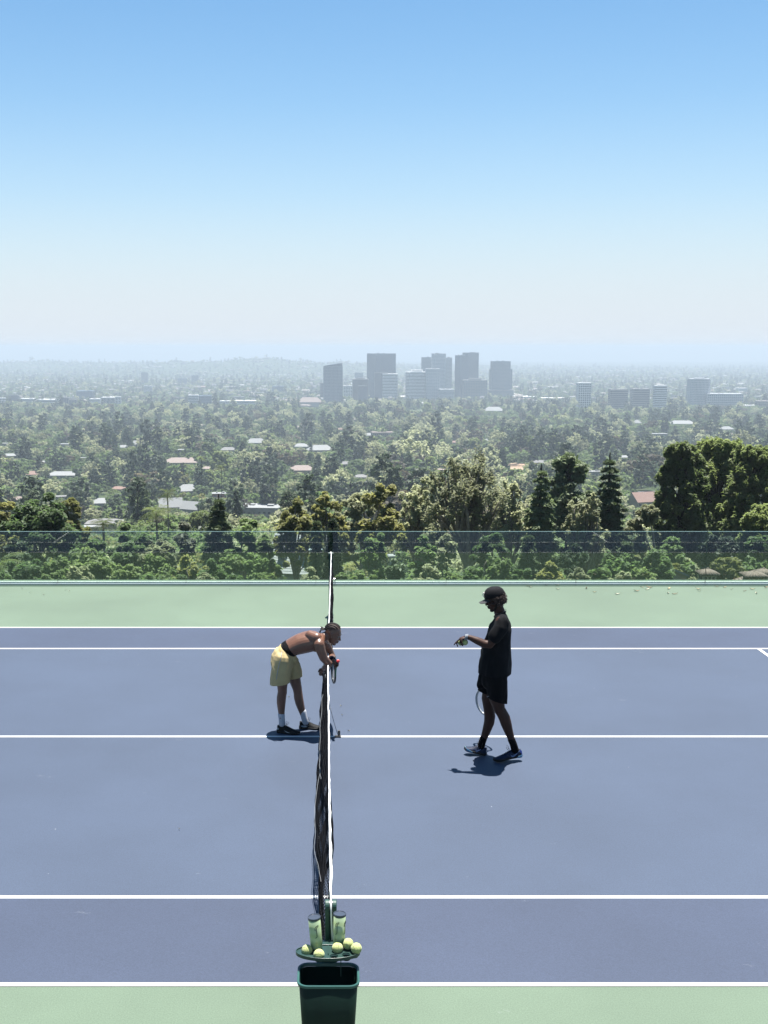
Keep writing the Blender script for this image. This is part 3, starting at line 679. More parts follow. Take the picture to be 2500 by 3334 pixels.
def fing(mb, pts, r=.0088): limb(mb, pts, [r, r * .96, r * .9, r * .82][:len(pts)], 10)
def shoe(name, parent, heel, toe, roll=0.0, mats=None, pitch=0.0, sole_mat=None, marks='', up=None, label=None):
    """heel and toe are the ends of the sole on its underside"""
    heel = Vector(heel); toe = Vector(toe); f = (toe - heel); L = f.length; f.normalize(); u = Vector(up or (0, 0, 1)); l = u.cross(f).normalized(); u = f.cross(l)
    M = Matrix((f, l, u)).transposed()
    def P(a, b_, c): return heel + M @ Vector((a * L, b_, c))
    # outline half widths along the sole
    wt = [(0, .0), (.02, .022), (.08, .034), (.2, .036), (.38, .034), (.55, .043), (.7, .050), (.82, .046), (.92, .034), (.98, .018), (1.0, .0)]
    ht = [(0, .075), (.05, .092), (.14, .086), (.28, .092), (.38, .096), (.5, .080), (.65, .060), (.8, .048), (.92, .038), (1, .026)]
    A = np.linspace(0, 1, 25)
    def W_(a): return interp(a, wt)
    e = MB(); rings = []
    for a in A:
        w_ = max(W_(a), .003); lift = .014 * max(0, (a - .8) / .2) ** 2 + .006 * max(0, (.08 - a) / .08)
        rings.append([P(a, w_ * sx * 1.06, z + lift) for sx, z in ((-1, .003), (-.8, 0), (.8, 0), (1, .003), (1.03, .018), (.95, .027), (-.95, .027), (-1.03, .018))])
    e.loft(rings); sh = empty(name, (0, 0, 0)); sh.parent = parent
    if label: sh['label'] = label
    e.build('sole', sole_mat, sh, smooth=True)
    e = MB(); rings = []
    for a in A[1:-1]:
        w_ = W_(a) * .97; h = interp(a, ht); lift = .012 * max(0, (a - .8) / .2) ** 2; n = 14; r_ = []
        narrow = .62 if a < .42 else .62 + .25 * min(1, (a - .42) / .3)
        for k in range(n + 1):
            t = PI * k / n; cz = math.sin(t); cx_ = math.cos(t); ww = w_ * (1 - (1 - narrow) * cz ** 1.5)
            r_.append(P(a, ww * cx_ * (1 if abs(cx_) > .2 else 1), .020 + lift + (h - .02) * cz ** .8))
        rings.append(r_)
    e.loft(rings); e.build('upper', mats, sh, smooth=True)
    # laces
    e = MB()
    for k in range(5):
        a = .43 + .055 * k; h = interp(a, ht) + .0025; e.tube([P(a, -.020, h - .010), P(a + .012, 0, h + .002), P(a, .020, h - .010)], .0024, 6)
    for sx in (-1, 1):
        e.tube([P(.41, 0, .097), P(.43, sx * .018, .117), P(.47, sx * .030, .126), P(.50, sx * .028, .112), P(.45, sx * .010, .098)], .0017, 5); 
    e.tube([P(.41, -.004, .097), P(.42, -.012, .130), P(.45, -.016, .146), P(.485, -.018, .150)], .0017, 5)
    e.build('lace', SHOEB if 'w' not in marks else SOLEB, sh, smooth=True)
    return sh, P, interp, ht, wt, W_
def decal(name, P, pts, sgn, W_, mat_, parent, ht, th=.0016, wd=.005):
    """thin raised mark on the side of a shoe; pts = (a, z, halfwidth)"""
    mb = MB(); rings = []
    for a, z, hw in pts:
        y = W_(a) * .97; s = min(1, max(0, (z - .02) / (interp(a, ht) - .02))); yy = (y * math.sqrt(max(0, 1 - s ** 2.4)) * (1 - .3 * s) + .0035) * sgn
        rings.append([P(a, yy, z - hw), P(a, yy + th * sgn, z - hw), P(a, yy * .985 + th * sgn, z + hw), P(a, yy * .985, z + hw)])
    mb.loft(rings); mb.build(name, mat_, parent)
def racket(parent_label, cat, butt, axis, normal, frame_m, inner_m, grip_m, cap_m, handw=None, label=None, scale=1.0, part2=None):
    """racket frame with throat, strings, grip and butt cap; butt point, unit axis to the tip, string-bed normal"""
    a = Vector(axis).normalized(); n_ = Vector(normal); n_ = (n_ - a * n_.dot(a)).normalized(); s_ = n_.cross(a); butt = Vector(butt)
    M = Matrix((s_, n_, a)).transposed()
    def P(x, y, z): return M @ Vector((x, y, z))
    r = empty('tennis_racket', butt); tag(r, label, 'tennis racket')
    e = MB(); n = 48; hc = .515; pts = [P(.130 * math.cos(2 * PI * k / n), 0, hc + .17 * math.sin(2 * PI * k / n)) for k in range(n + 1)]
    e.tube(pts, .0105, 8, caps=False, flat=1.25); e.build('frame', frame_m, r, smooth=True)
    e = MB()
    for sx in (-1, 1): e.tube([P(sx * .012, 0, .19), P(sx * .018, 0, .24), P(sx * .045, 0, .31), P(sx * .078, 0, .375), P(sx*.092, 0, .395)], .0098, 8)
    e.build('throat', inner_m, r, smooth=True)
    e = MB()
    for k in range(-7, 8):
        x = k * .0155; h = .165 * math.sqrt(max(0, 1 - (x / .127) ** 2)); e.tube([P(x, 0, hc - h), P(x, 0, hc + h)], .0008, 3)
    for k in range(-9, 10):
        z = k * .0168; h = .127 * math.sqrt(max(0, 1 - (z / .166) ** 2)); e.tube([P(-h, .001, hc + z), P(h, .001, hc + z)], .0008, 3)
    e.build('strings', STR, r)
    e = MB(); e.tube([P(0, 0, .012), P(0, 0, .10), P(0, 0, .20)], [.0165, .0155, .015], 8); e.build('grip', grip_m, r, smooth=True)
    e = MB(); e.tube([P(0, 0, -.004), P(0, 0, .004), P(0, 0, .014)], [.0175, .0200, .0172], 12); e.build('butt_cap', cap_m, r, smooth=True)
    e = MB(); e.tube([P(0, 0, -.0062), P(0, 0, -.0042)], .010, 12); e.build('cap_badge', frame_m if part2 is None else part2, r)
    return r
# ---------------------------------------------------------------- the bent player (his right side faces the camera)
YB = 13.66
def A(x, y, dy=0.0): return W(850 + x / 4.423, 1950 + y / 4.423, YB + dy)
p1 = empty('person', (A(400, 1900).x, YB, 0)); base1 = Vector(p1.location)
def rel(o):  # parts are built in world coordinates; keep them there under the person
    o.matrix_parent_inverse = Matrix.Translation(-base1)
tag(p1, 'shirtless person in yellow shorts bent forward, resting crossed arms on the net', 'person')
mb = MB()
# trunk
tube_e(mb, [(A(285, 900), .115, .155), (A(330, 810), .112, .158), (A(395, 728), .104, .142), (A(465, 685), .108, .138), (A(560, 648), .120, .148), (A(650, 622), .124, .160), (A(735, 602), .122, .172), (A(805, 590), .098, .175), (A(850, 580), .070, .13)], 24)
tube_e(mb, [(A(820, 585), .075, .10), (A(880, 560), .060, .066), (A(930, 535), .054, .058), (A(985, 515), .052, .056)], 16)
limb(mb, [A(700, 520, -.075), A(800, 560, -.14)], [.055, .06]); limb(mb, [A(700, 520, .075), A(820, 570, .14)], [.055, .06])     # shoulder blades
limb(mb, [A(870, 545, -.03), A(850, 590, -.12), A(835, 640, -.175)], [.045, .055, .062]); limb(mb, [A(880, 545, .03), A(900, 600, .11), A(935, 660, .165)], [.045, .05, .058])
limb(mb, [A(780, 690, -.075), A(830, 700, -.10)], [.06, .055]); limb(mb, [A(800, 690, .075), A(860, 700, .10)], [.06, .055])
# near arm, elbow on the tape, forearm folded back
sh, el, wr = A(835, 660, -.19), A(975, 935, -.15), A(900, 1000, .02)
limb(mb, [sh, A(862, 750, -.195), A(900, 850, -.185), el], [.064, .056, .050, .042]); limb(mb, [el, A(935, 975, -.08), wr], [.043, .040, .029])
limb(mb, [A(985, 925, -.15), A(955, 960, -.13)], [.036, .036])
mb.ell(A(872, 1025, .06), (.035, .040, .022)); 
for i, (dx, dz, dd) in enumerate(((0, 0, 0), (12, 4, .02), (-14, 2, .035), (-26, -4, .05))):
    fing(mb, [A(872 + dx, 1030 + dz, .05 + dd), A(868 + dx, 1058 + dz, .055 + dd), A(862 + dx, 1086 + dz, .05 + dd), A(868 + dx, 1102 + dz, .045 + dd)], .0085)
fing(mb, [A(850, 1005, .045), A(833, 1030, .03), A(826, 1052, .02)], .0095)
# far arm, forearm lying along the net towards the camera
sh2, el2, wr2 = A(940, 665, .18), A(1028, 838, .20), A(1035, 890, -.03)
limb(mb, [sh2, A(968, 720, .19), A(1000, 780, .20), el2], [.056, .049, .043, .040]); limb(mb, [el2, A(1005, 850, .12), A(1015, 872, .04), wr2], [.042, .043, .036, .028])
mb.ell(A(1066, 925, -.085), (.026, .040, .030)); g0 = A(1090, 925, -.12)
for i in range(4):   # fingers closed round the grip
    dy = -.065 - .021 * i
    fing(mb, [A(1080, 900 + 3 * i, dy), A(1112, 915 + 4 * i, dy - .004), A(1110, 952 + 4 * i, dy - .002), A(1082, 968 + 3 * i, dy)], .0090)
fing(mb, [A(1050, 925, -.06), A(1050, 965, -.085), A(1075, 985, -.10), A(1092, 978, -.11)], .0105)
# legs
hipn, hipf = A(325, 880, -.09), A(395, 880, .09)
limb(mb, [hipn, A(312, 1000, -.09), A(305, 1180, -.085), A(304, 1290, -.08), A(308, 1345, -.078)], [.100, .092, .068, .057, .054])
limb(mb, [A(306, 1330, -.078), A(292, 1420, -.075), A(288, 1500, -.072), A(291, 1600, -.068), A(297, 1720, -.063), A(300, 1790, -.06)], [.054, .056, .053, .042, .031, .033])
limb(mb, [hipf, A(440, 1000, .085), A(490, 1180, .08), A(520, 1290, .078), A(530, 1345, .076)], [.100, .090, .068, .056, .053])
limb(mb, [A(528, 1330, .076), A(538, 1420, .072), A(555, 1500, .07), A(585, 1600, .067), A(615, 1700, .065), A(632, 1770, .063)], [.053, .055, .052, .042, .031, .033])
# head, face turned down and forward
hc = A(1034, 505, .0); fw = Vector((.90, -.12, -.42)).normalized(); HM = frame(fw, (0.1, 1, 0))
if (HM @ Vector((0, 0, 1))).z < 0: HM = frame(fw, (-.1, -1, 0))
head(mb, hc, HM, 1.0)
body1 = organic(mb, 'body', SKIN1, None, .0055, 3); body1.parent = p1; rel(body1)
fp = empty('face', (0, 0, 0)); fp.parent = p1; rel(fp); face_parts(fp, hc, HM, None)
# cornrows: scalp cap and ridged braids running back to the nape
def HP(x, y, z): return hc + HM @ Vector((x, y, z))
mb = MB(); hc2 = HP(-.014, 0, .036)
def scalp(lat, t, k=1.0):
    """lat -1..1 sideways, t 0..1 from the brow to the nape"""
    ang = math.radians(38 + 158 * t); x = math.cos(ang); z = math.sin(ang); y = math.sin(lat * 1.25); c = math.cos(lat * 1.25)
    return hc2 + HM @ Vector((.099 * x * c * k, .080 * y * k, .086 * z * (c * .75 + .25) * k))
rows = []
for i in range(-3, 4):
    lat = i / 3 * .92; t0 = .06 + .10 * abs(lat); t1 = 1.0 - .12 * (1 - abs(lat)) * 0
    pts = []; rad = []
    for k in range(46):
        t = t0 + (t1 - t0) * k / 45; pts.append(scalp(lat * (1 - .45 * t * t), t, 1.03)); rad.append(.0066 * (1 + .24 * math.sin(k * 2.1)) * (.6 + .4 * min(1, k / 5)))
    mb.tube(pts, rad, 7)
nape = scalp(0, 1.0, 1.0)
for i in range(5):
    d = (i - 2) * .012; a = nape + Vector((0, d, 0)); mb.tube([a, a + Vector((-.045, d * .6, -.004 + .006 * i)), A(835 + 5 * i, 478 + 7 * (i % 3), d)], [.008, .007, .004], 6)
hr = mb.build('hair', HAIR, p1, smooth=True); rel(hr)
mb = MB(); vs = []; nU, nV = 20, 16
for j in range(nV + 1):
    for i in range(nU + 1): vs.append(scalp(-1.02 + 2.04 * i / nU, .05 + .80 * j / nV + .05 * abs(-1 + 2 * i / nU), 1.006))
mb.add(vs, [(j * (nU + 1) + i, j * (nU + 1) + i + 1, (j + 1) * (nU + 1) + i + 1, (j + 1) * (nU + 1) + i) for j in range(nV) for i in range(nU)])
sc_ = mb.build('scalp_hair', mat('close cropped hair', (.060, .033, .023), .7, var=.3, scale=80), p1, smooth=True); rel(sc_)
mb = MB()
mb.ell(HP(.060, 0, -.107), (.022, .024, .012), HM, 12, 8); mb.tube([HP(.082, -.026, -.056), HP(.099, 0, -.0495), HP(.082, .026, -.056)], [.002, .0035, .002], 6)
bd = mb.build('beard', HAIR, p1, smooth=True); rel(bd)
mb = MB()
CH = [A(905, 590, -.055), A(930, 625, -.05), A(960, 640, -.02), A(975, 640, .02), A(965, 620, .05)]
mb.tube(CH, .002, 6); ch = mb.build('necklace', mat('thin chain', (.5, .48, .42), .3, metal=.8), p1, smooth=True); rel(ch)
# shorts
def foldn(sc, amp, v=(1, 1, 1)): return lambda c: (mnoise.noise(Vector((c.x * sc * v[0], c.y * sc * v[1], c.z * sc * v[2]))) + .5 * mnoise.noise(Vector((c.x * sc * 2.3 * v[0] + 5, c.y * sc * 2.3, c.z * sc * 2.3 * v[2])))) * amp
mb = MB()
tube_e(mb, [(A(378, 748), .112, .152), (A(350, 785), .126, .165), (A(318, 850), .140, .180), (A(300, 930), .140, .178)], 24)
limb(mb, [A(312, 880, -.085), A(302, 960, -.09), A(288, 1080, -.095), A(272, 1260, -.10)], [.116, .120, .119, .118], 20)
limb(mb, [A(395, 880, .085), A(435, 960, .088), A(470, 1060, .09), A(492, 1250, .09)], [.112, .110, .101, .088], 20)
limb(mb, [A(470, 870, -.04), A(500, 880, .02)], [.05, .04])
o = organic(mb, 'shorts', YEL, None, .007, 3, lambda c: foldn(6, .010, (1.6, 1, .5))(c) + .0028 * math.sin(c.x * 75 + c.z * 25 + 3 * mnoise.noise(c * 8)) * (1 if c.z > .80 else .25))
# trim the hems flat so the legs come out of open cloth
def cut(o, co_, no_, fill=True):
    bm = bmesh.new(); bm.from_mesh(o.data); r = bmesh.ops.bisect_plane(bm, geom=bm.verts[:] + bm.edges[:] + bm.faces[:], plane_co=co_, plane_no=no_, clear_outer=True)
    bm.to_mesh(o.data); bm.free(); o.data.shade_smooth()
cut(o, A(285, 1178, 0), Vector((.12, 0, -1))); o.parent = p1; rel(o)
mb = MB(); sp = [A(300, 760, -.190), A(285, 860, -.212), A(262, 930, -.216), A(243, 1010, -.218), A(228, 1100, -.212), A(222, 1160, -.207)]
mb.tube(sp, .0035, 6); o = mb.build('side_piping', PALE, p1, smooth=True); rel(o)
mb = MB(); tube_e(mb, [(A(408, 712), .1075, .147), (A(390, 736), .111, .151)], 28); o = mb.build('waistband', mat('black elastic', (.005, .005, .006), .9, .1), p1, smooth=True); rel(o)
mb = MB(); o0 = A(290, 665, -.08)
mb.tube([A(286, 676, -.155), A(290, 664, -.158), A(298, 668, -.157), A(301, 682, -.155)], .0014, 5); o = mb.build('waistband_mark', PALE, p1); rel(o)
# socks
for pts, rad, lb in (([A(291, 1668, -.066), A(297, 1730, -.063), A(303, 1800, -.06)], [.0415, .037, .039], 0), ([A(603, 1628, .067), A(618, 1700, .065), A(640, 1770, .063)], [.0415, .037, .040], 1)):
    mb = MB(); limb(mb, pts, rad, 18); o = mb.build('sock', WSOCK, p1, smooth=True); rel(o)
mb = MB(); mb.ell(A(277, 1718, -.104), (.007, .002, .006)); o = mb.build('sock_mark', mat('dark red print', (.25, .05, .05), .6), p1); rel(o)
# shoes: (heel, toe) on the court
def gp(px, py):
    D = 17906 / (py - 1130); Y = D - .668; return Vector(((px - CX) / F * (Y * cT + HC * sT), Y, 0))
hN, tN = gp(900.5, 2384), gp(977, 2392); hF, tF = gp(973, 2371.5), gp(1046, 2375)
for nm, h_, t_, sg in (('n', hN, tN, -1), ('f', hF, tF, -1)):
    s_, P, _, ht, wt, W_ = shoe('shoe', p1, h_ + Vector((0, 0, .001)), t_ + Vector((0, 0, .001)), mats=SHOEB, sole_mat=SOLEB); rel(s_)
    if nm == 'n':
        decal('printed_mark', P, [(.04, .055, .004), (.07, .052, .011), (.10, .050, .011), (.13, .05, .004)], -1, W_, PALE, s_, ht)
        decal('sole_flash', P, [(.38, .038, .002), (.48, .026, .004), (.6, .018, .005), (.75, .016, .005), (.86, .02, .003)], -1, W_, PALE, s_, ht)
    else:
        decal('side_flash', P, [(.10, .040, .003), (.2, .036, .010), (.3, .036, .011), (.4, .042, .003)], -1, W_, PALE, s_, ht)
# wristband
mb = MB(); mb.tube([A(1013, 866, .055), A(1026, 880, .01), A(1040, 894, -.035)], [.041, .042, .038], 20); o = mb.build('wristband', NAVY, p1, smooth=True); rel(o)
# racket held in the far hand, its head hanging behind the net
butt = A(1108, 893, -.20); ax = (A(1020, 1105, .42) - butt)
racket('r', 'c', butt, ax, (1, .0, .10), BLKR, GRNR, GRIPM, REDR, label='black and green racket with red butt cap gripped by the bent player', part2=mat('dark cap badge', (.35, .01, .01), .4))
# ---------------------------------------------------------------- the standing player (his left side faces the camera)
YS = 12.71
def B(x, y, dy=0.0): return W(1430 + x / 3.253, 1870 + y / 3.253, YS + dy)
p2 = empty('person', (B(560, 1900).x, YS, 0)); base1 = Vector(p2.location)
tag(p2, 'tall person all in black with a cap walking on the court holding balls', 'person')
mb = MB()
tube_e(mb, [(B(575, 1150), .12, .165), (B(595, 1040), .115, .155), (B(605, 930), .108, .145), (B(620, 800), .115, .155), (B(640, 670), .120, .175), (B(650, 560), .105, .185), (B(652, 490), .075, .15)], 22)
tube_e(mb, [(B(655, 480), .07, .09), (B(645, 420), .060, .062), (B(630, 370), .057, .058), (B(610, 320), .055, .056)], 16)
# near arm reaching forward
limb(mb, [B(650, 500, -.17), B(640, 560, -.20), B(590, 670, -.215), B(535, 745, -.21)], [.060, .055, .047, .041])
limb(mb, [B(538, 742, -.21), B(480, 738, -.20), B(400, 702, -.185), B(330, 672, -.17), B(290, 662, -.165)], [.041, .045, .040, .030, .026])
mb.ell(B(252, 675, -.155), (.046, .042, .017), Matrix.Rotation(math.radians(-14), 3, 'Y')); mb.ell(B(235, 683, -.155), (.030, .043, .015), Matrix.Rotation(math.radians(-25), 3, 'Y'))
fing(mb, [B(222, 684, -.122), B(200, 700, -.120), B(178, 718, -.120), B(157, 745, -.122)], .0090)
fing(mb, [B(218, 686, -.142), B(192, 708, -.138), B(185, 738, -.138), B(196, 764, -.14)], .0090)
fing(mb, [B(225, 688, -.166), B(222, 712, -.176), B(230, 738, -.180), B(250, 757, -.178)], .0092)
fing(mb, [B(240, 688, -.186), B(236, 710, -.200), B(243, 732, -.203), B(256, 748, -.198)], .0080)
fing(mb, [B(262, 688, -.12), B(245, 715, -.105), B(228, 735, -.105)], .0105)
# far arm hanging with the racket
limb(mb, [B(650, 500, .17), B(640, 620, .22), B(620, 780, .24)], [.060, .050, .041]); limb(mb, [B(620, 780, .24), B(590, 900, .25), B(560, 1010, .25)], [.043, .038, .027])
mb.ell(B(548, 1055, .25), (.022, .030, .045))
for i in range(4): fing(mb, [B(532, 1045 + 17 * i, .262), B(520, 1050 + 17 * i, .240), B(535, 1058 + 17 * i, .222), B(552, 1056 + 17 * i, .226)], .0088)
fing(mb, [B(560, 1030, .232), B(545, 1050, .220), B(530, 1075, .222)], .010)
# legs: near leg trailing, far leg leading
limb(mb, [B(590, 1110, -.09), B(600, 1220, -.095), B(610, 1330, -.10), B(640, 1440, -.10)], [.100, .092, .080, .060])
limb(mb, [B(642, 1430, -.10), B(690, 1520, -.10), B(708, 1580, -.10), B(740, 1680, -.10), B(778, 1780, -.10), B(800, 1850, -.10)], [.060, .063, .060, .046, .033, .036])
limb(mb, [B(570, 1110, .09), B(545, 1220, .095), B(520, 1320, .10), B(522, 1420, .10)], [.100, .088, .076, .058])
limb(mb, [B(522, 1410, .10), B(535, 1500, .10), B(528, 1570, .10), B(492, 1680, .10), B(458, 1770, .10), B(440, 1830, .10)], [.058, .062, .058, .045, .033, .036])
hc = B(588, 262, 0); fw = Vector((-.93, -.06, -.30)).normalized(); HM = frame(fw, (0, -1, 0))
if (HM @ Vector((0, 0, 1))).z < 0: HM = frame(fw, (0, 1, 0))
head(mb, hc, HM, 1.03)
o = organic(mb, 'body', SKIN2, None, .0055, 3); o.parent = p2; rel(o)
fp = empty('face', (0, 0, 0)); fp.parent = p2; rel(fp); face_parts(fp, hc, HM, None, 1.03)
def HP(x, y, z): return hc + HM @ (Vector((x, y, z)) * 1.03)
mb = MB(); mb.ell(HP(.058, 0, -.106), (.030, .032, .017), HM, 14, 8)
for sy in (-1, 1): limb(mb, [HP(.045, sy * .032, -.100), HP(.02, sy * .052, -.075), HP(0, sy * .066, -.03)], [.014, .012, .008])
mb.tube([HP(.084, -.026, -.055), HP(.102, 0, -.049), HP(.084, .026, -.055)], [.002, .0035, .002], 6)
o = mb.build('beard', HAIR, p2, smooth=True); rel(o)
# curls
mb = MB(); r = random.Random(3)
for k in range(420):
    th = r.uniform(-1, 1) * 2.25 + PI; zz = r.uniform(-.062, .026) + (.02 if abs(th - PI) < .9 else 0) * r.random(); k_ = 1.0 + r.uniform(0, .17) * (1 if abs(th - PI) < 1.7 else .5)
    if abs(th - PI) > 1.75 and zz < -.034: continue
    c = HP(-.010 + .092 * math.cos(th) * k_, .081 * math.sin(th) * k_, zz + .004)
    d = Vector((r.uniform(-1, 1), r.uniform(-1, 1), r.uniform(-1, .4))).normalized(); e1 = d.orthogonal().normalized(); e2 = d.cross(e1); R_ = r.uniform(.006, .011)
    mb.tube([c + d * (q * .0032) + (e1 * math.cos(q * 1.25) + e2 * math.sin(q * 1.25)) * R_ for q in range(8)], [.0034] * 7 + [.0016], 5)
o = mb.build('hair', HAIRB, p2, smooth=True); rel(o)
# cap
cp = empty('cap', (0, 0, 0)); cp.parent = p2; rel(cp)
CAPM = mat('black cap twill', (.006, .006, .008), .85, .2, var=.2, scale=30, bump=.4, bscale=300); CAPB = mat('grey cap brim', (.022, .023, .026), .8)
mb = MB(); vs = []; nU, nV = 30, 12; cc = (-.012, 0, .032)
for j in range(nV + 1):
    ph = PI / 2 * j / nV
    for i in range(nU):
        th = 2 * PI * i / nU; front = .5 + .5 * math.cos(th); ex = math.sin(ph) ** .75
        vs.append(HP(cc[0] + (.1065 + .005 * front) * math.cos(th) * ex, .0885 * math.sin(th) * ex, cc[2] + .004 - .006 * (1 - front) + (.094 + .006 * front) * math.cos(ph) ** .9 - .0))
fs = [(j * nU + i, (j + 1) * nU + i, (j + 1) * nU + (i + 1) % nU, j * nU + (i + 1) % nU) for j in range(nV) for i in range(nU)]
mb.add(vs, fs); o = mb.build('crown', CAPM, cp, smooth=True, weld=True); s = o.modifiers.new('Solidify', 'SOLIDIFY'); s.thickness = .003; s.offset = 1
mb = MB(); mb.ell(HP(-.012, 0, .134), (.006, .006, .004), HM, 10, 6); mb.build('button', CAPM, cp, smooth=True)
mb = MB(); vs = []; nI, nJ = 16, 8
for lay in (0, -.003):
    for j in range(nJ + 1):
        for i in range(nI + 1):
            s_ = -1 + 2 * i / nI; y = .074 * s_ * (1 - .10 * (j / nJ) ** 2); x0 = .1 * math.sqrt(max(0, 1 - (s_ * .80) ** 2)) - .008; x1 = .096 + .072 * math.sqrt(max(0, 1 - s_ ** 4 * .96)) * 1.0
            t = j / nJ; vs.append(HP(x0 + (max(x1, x0 + .004) - x0) * t, y, .030 - .012 * t - .22 * y * y / .074 + lay))
q = (nI + 1) * (nJ + 1); fs = []
for L_ in (0, 1):
    for j in range(nJ):
        for i in range(nI):
            a = L_ * q + j * (nI + 1) + i; f = (a, a + 1, a + nI + 2, a + nI + 1); fs.append(f if L_ else f[::-1])
bd_ = [j * (nI + 1) for j in range(nJ + 1)] + [nJ * (nI + 1) + i for i in range(1, nI + 1)] + [j * (nI + 1) + nI for j in range(nJ - 1, -1, -1)]
fs += [(a, b_, b_ + q, a + q) for a, b_ in zip(bd_[:-1], bd_[1:])]
mb.add(vs, fs); mb.build('brim', CAPB, cp, smooth=False)
mb = MB()
mb.tube([HP(.098 + .001, .018 * math.cos(t / 12 * 5.0 + .6), .083 + .021 * math.sin(t / 12 * 5.0 + .6)) + (HM @ Vector((.006 - .018 * abs(math.sin(t / 12 * 5.0 + .6) > 0) * max(0, math.sin(t / 12 * 5.0 + .6)), 0, 0))) for t in range(13)], .0042, 8)
mb.build('emblem', mat('cap emblem thread', (.72, .66, .62), .6), cp, smooth=True)
# T-shirt
mb = MB()
tube_e(mb, [(B(585, 1110), .172, .20), (B(590, 1010), .172, .20), (B(595, 930), .168, .198), (B(602, 830), .160, .19), (B(618, 730), .146, .188), (B(632, 640), .136, .195), (B(648, 560), .118, .20), (B(655, 500), .088, .165), (B(652, 462), .070, .10)], 28)
limb(mb, [B(655, 512, -.165), B(648, 570, -.20), B(600, 660, -.215)], [.082, .082, .073], 18)
limb(mb, [B(655, 512, .165), B(650, 570, .20), B(635, 670, .205)], [.072, .078, .074], 18)
limb(mb, [B(470, 985, 0), B(480, 900, 0)], [.05, .05]); limb(mb, [B(662, 512, -.155), B(660, 470, -.085), B(655, 452, 0), B(660, 470, .085), B(662, 512, .155)], [.068, .062, .064, .062, .068], 18)
def tf(c): return foldn(7, .019, (1.2, 1, .45))(c) + .004 * math.sin(c.x * 30 + c.z * 14 + c.y * 20)
o = organic(mb, 'shirt', BLACKC, None, .0075, 3, tf); cut(o, B(590, 1042, 0), Vector((.0, 0, -1)))
cut(o, B(645, 384, 0), Vector((-.30, 0, 1))); o.parent = p2; rel(o)
mb = MB(); hem = B(598, 668, -.205); d = (B(600, 655, -.205) - B(650, 540, -.19)).normalized(); M_ = d.to_track_quat('Z', 'Y').to_matrix()
mb.tube([B(604, 645, -.205) + M_ @ Vector((.0735 * math.cos(2 * PI * k / 24), .0735 * math.sin(2 * PI * k / 24), .004 + .004 * math.sin(k * 1.9))) for k in range(25)], .005, 6, caps=False)
o = mb.build('sleeve_hem', BLACKC, p2, smooth=True); rel(o)
mb = MB(); NB = B(646, 418, 0)
mb.tube([NB + Vector((.061 * math.cos(2 * PI * k / 28) - .004, .066 * math.sin(2 * PI * k / 28), .030 * math.cos(2 * PI * k / 28) - .004)) for k in range(29)], .0065, 6, caps=False)
o = mb.build('collar', BLACKC, p2, smooth=True); rel(o)
mb = MB(); mb.tube([NB + Vector((.066 * math.cos(2 * PI * k / 28) - .002, .070 * math.sin(2 * PI * k / 28), .026 + .020 * math.cos(2 * PI * k / 28))) for k in range(29)], .0022, 6, caps=False)
o = mb.build('necklace', mat('dark chain', (.12, .12, .12), .4, metal=.6), p2, smooth=True); rel(o)
# shorts
mb = MB()
tube_e(mb, [(B(598, 1000), .142, .180), (B(585, 1090), .142, .182), (B(575, 1130), .140, .185)], 24)
limb(mb, [B(600, 1120, -.095), B(612, 1200, -.10), B(625, 1440, -.105)], [.118, .112, .090], 20)
limb(mb, [B(560, 1110, .095), B(512, 1190, .10), B(462, 1400, .105)], [.112, .100, .076], 20)
limb(mb, [B(470, 1090, .03), B(450, 1170, .06)], [.06, .055])
limb(mb, [B(665, 1060, -.04), B(660, 1150, -.05)], [.055, .055])
o = organic(mb, 'shorts', BLACKS, None, .0075, 3, foldn(10, .011, (1.2, 1, .5)))
bm = bmesh.new(); bm.from_mesh(o.data)
zn, zf = B(620, 1332, -.1).z, B(470, 1262, .1).z
r_ = bmesh.ops.bisect_plane(bm, geom=bm.verts[:] + bm.edges[:] + bm.faces[:], plane_co=B(560, 1292, 0), plane_no=(-.28, 0, -.96), clear_outer=True); bm.to_mesh(o.data); bm.free(); o.data.shade_smooth()
o.parent = p2; rel(o)
def swoosh(P0, u, v, s, mat_, parent, n_):
    """small tick mark lying on a surface spanned by u, v"""
    mb = MB(); up = [(-.5, .18), (-.42, -.10), (-.30, -.20), (-.1, -.16), (.5, .22)]; lo = [(-.5, .18), (-.46, -.18), (-.30, -.34), (-.05, -.26), (.5, .22)]
    pts = [P0 + u * (a * s) + v * (b_ * s) for a, b_ in up] + [P0 + u * (a * s) + v * (b_ * s) for a, b_ in lo[-2:0:-1]]
    n = len(pts); mb.add([p for p in pts] + [p + n_ * .0015 for p in pts], [tuple(range(n, 2 * n)), tuple(range(n))[::-1]] + [(i, (i + 1) % n, n + (i + 1) % n, n + i) for i in range(n)])
    o = mb.build('tick_mark', mat_, parent); return o
ps = B(512, 1288, -.155)
o = swoosh(B(515, 1290, -.222), Vector((1, 0, 0)), Vector((0, 0, 1)), .028, PALE, p2, Vector((0, -1, 0))); rel(o)
# socks and shoes
for pts, rad in (([B(764, 1750, -.10), B(785, 1800, -.10), B(802, 1860, -.10)], [.0410, .040, .042]), ([B(468, 1735, .10), B(450, 1790, .10), B(440, 1835, .10)], [.0405, .040, .042])):
    mb = MB(); limb(mb, pts, rad, 18); o = mb.build('sock', BSOCK, p2, smooth=True); rel(o)
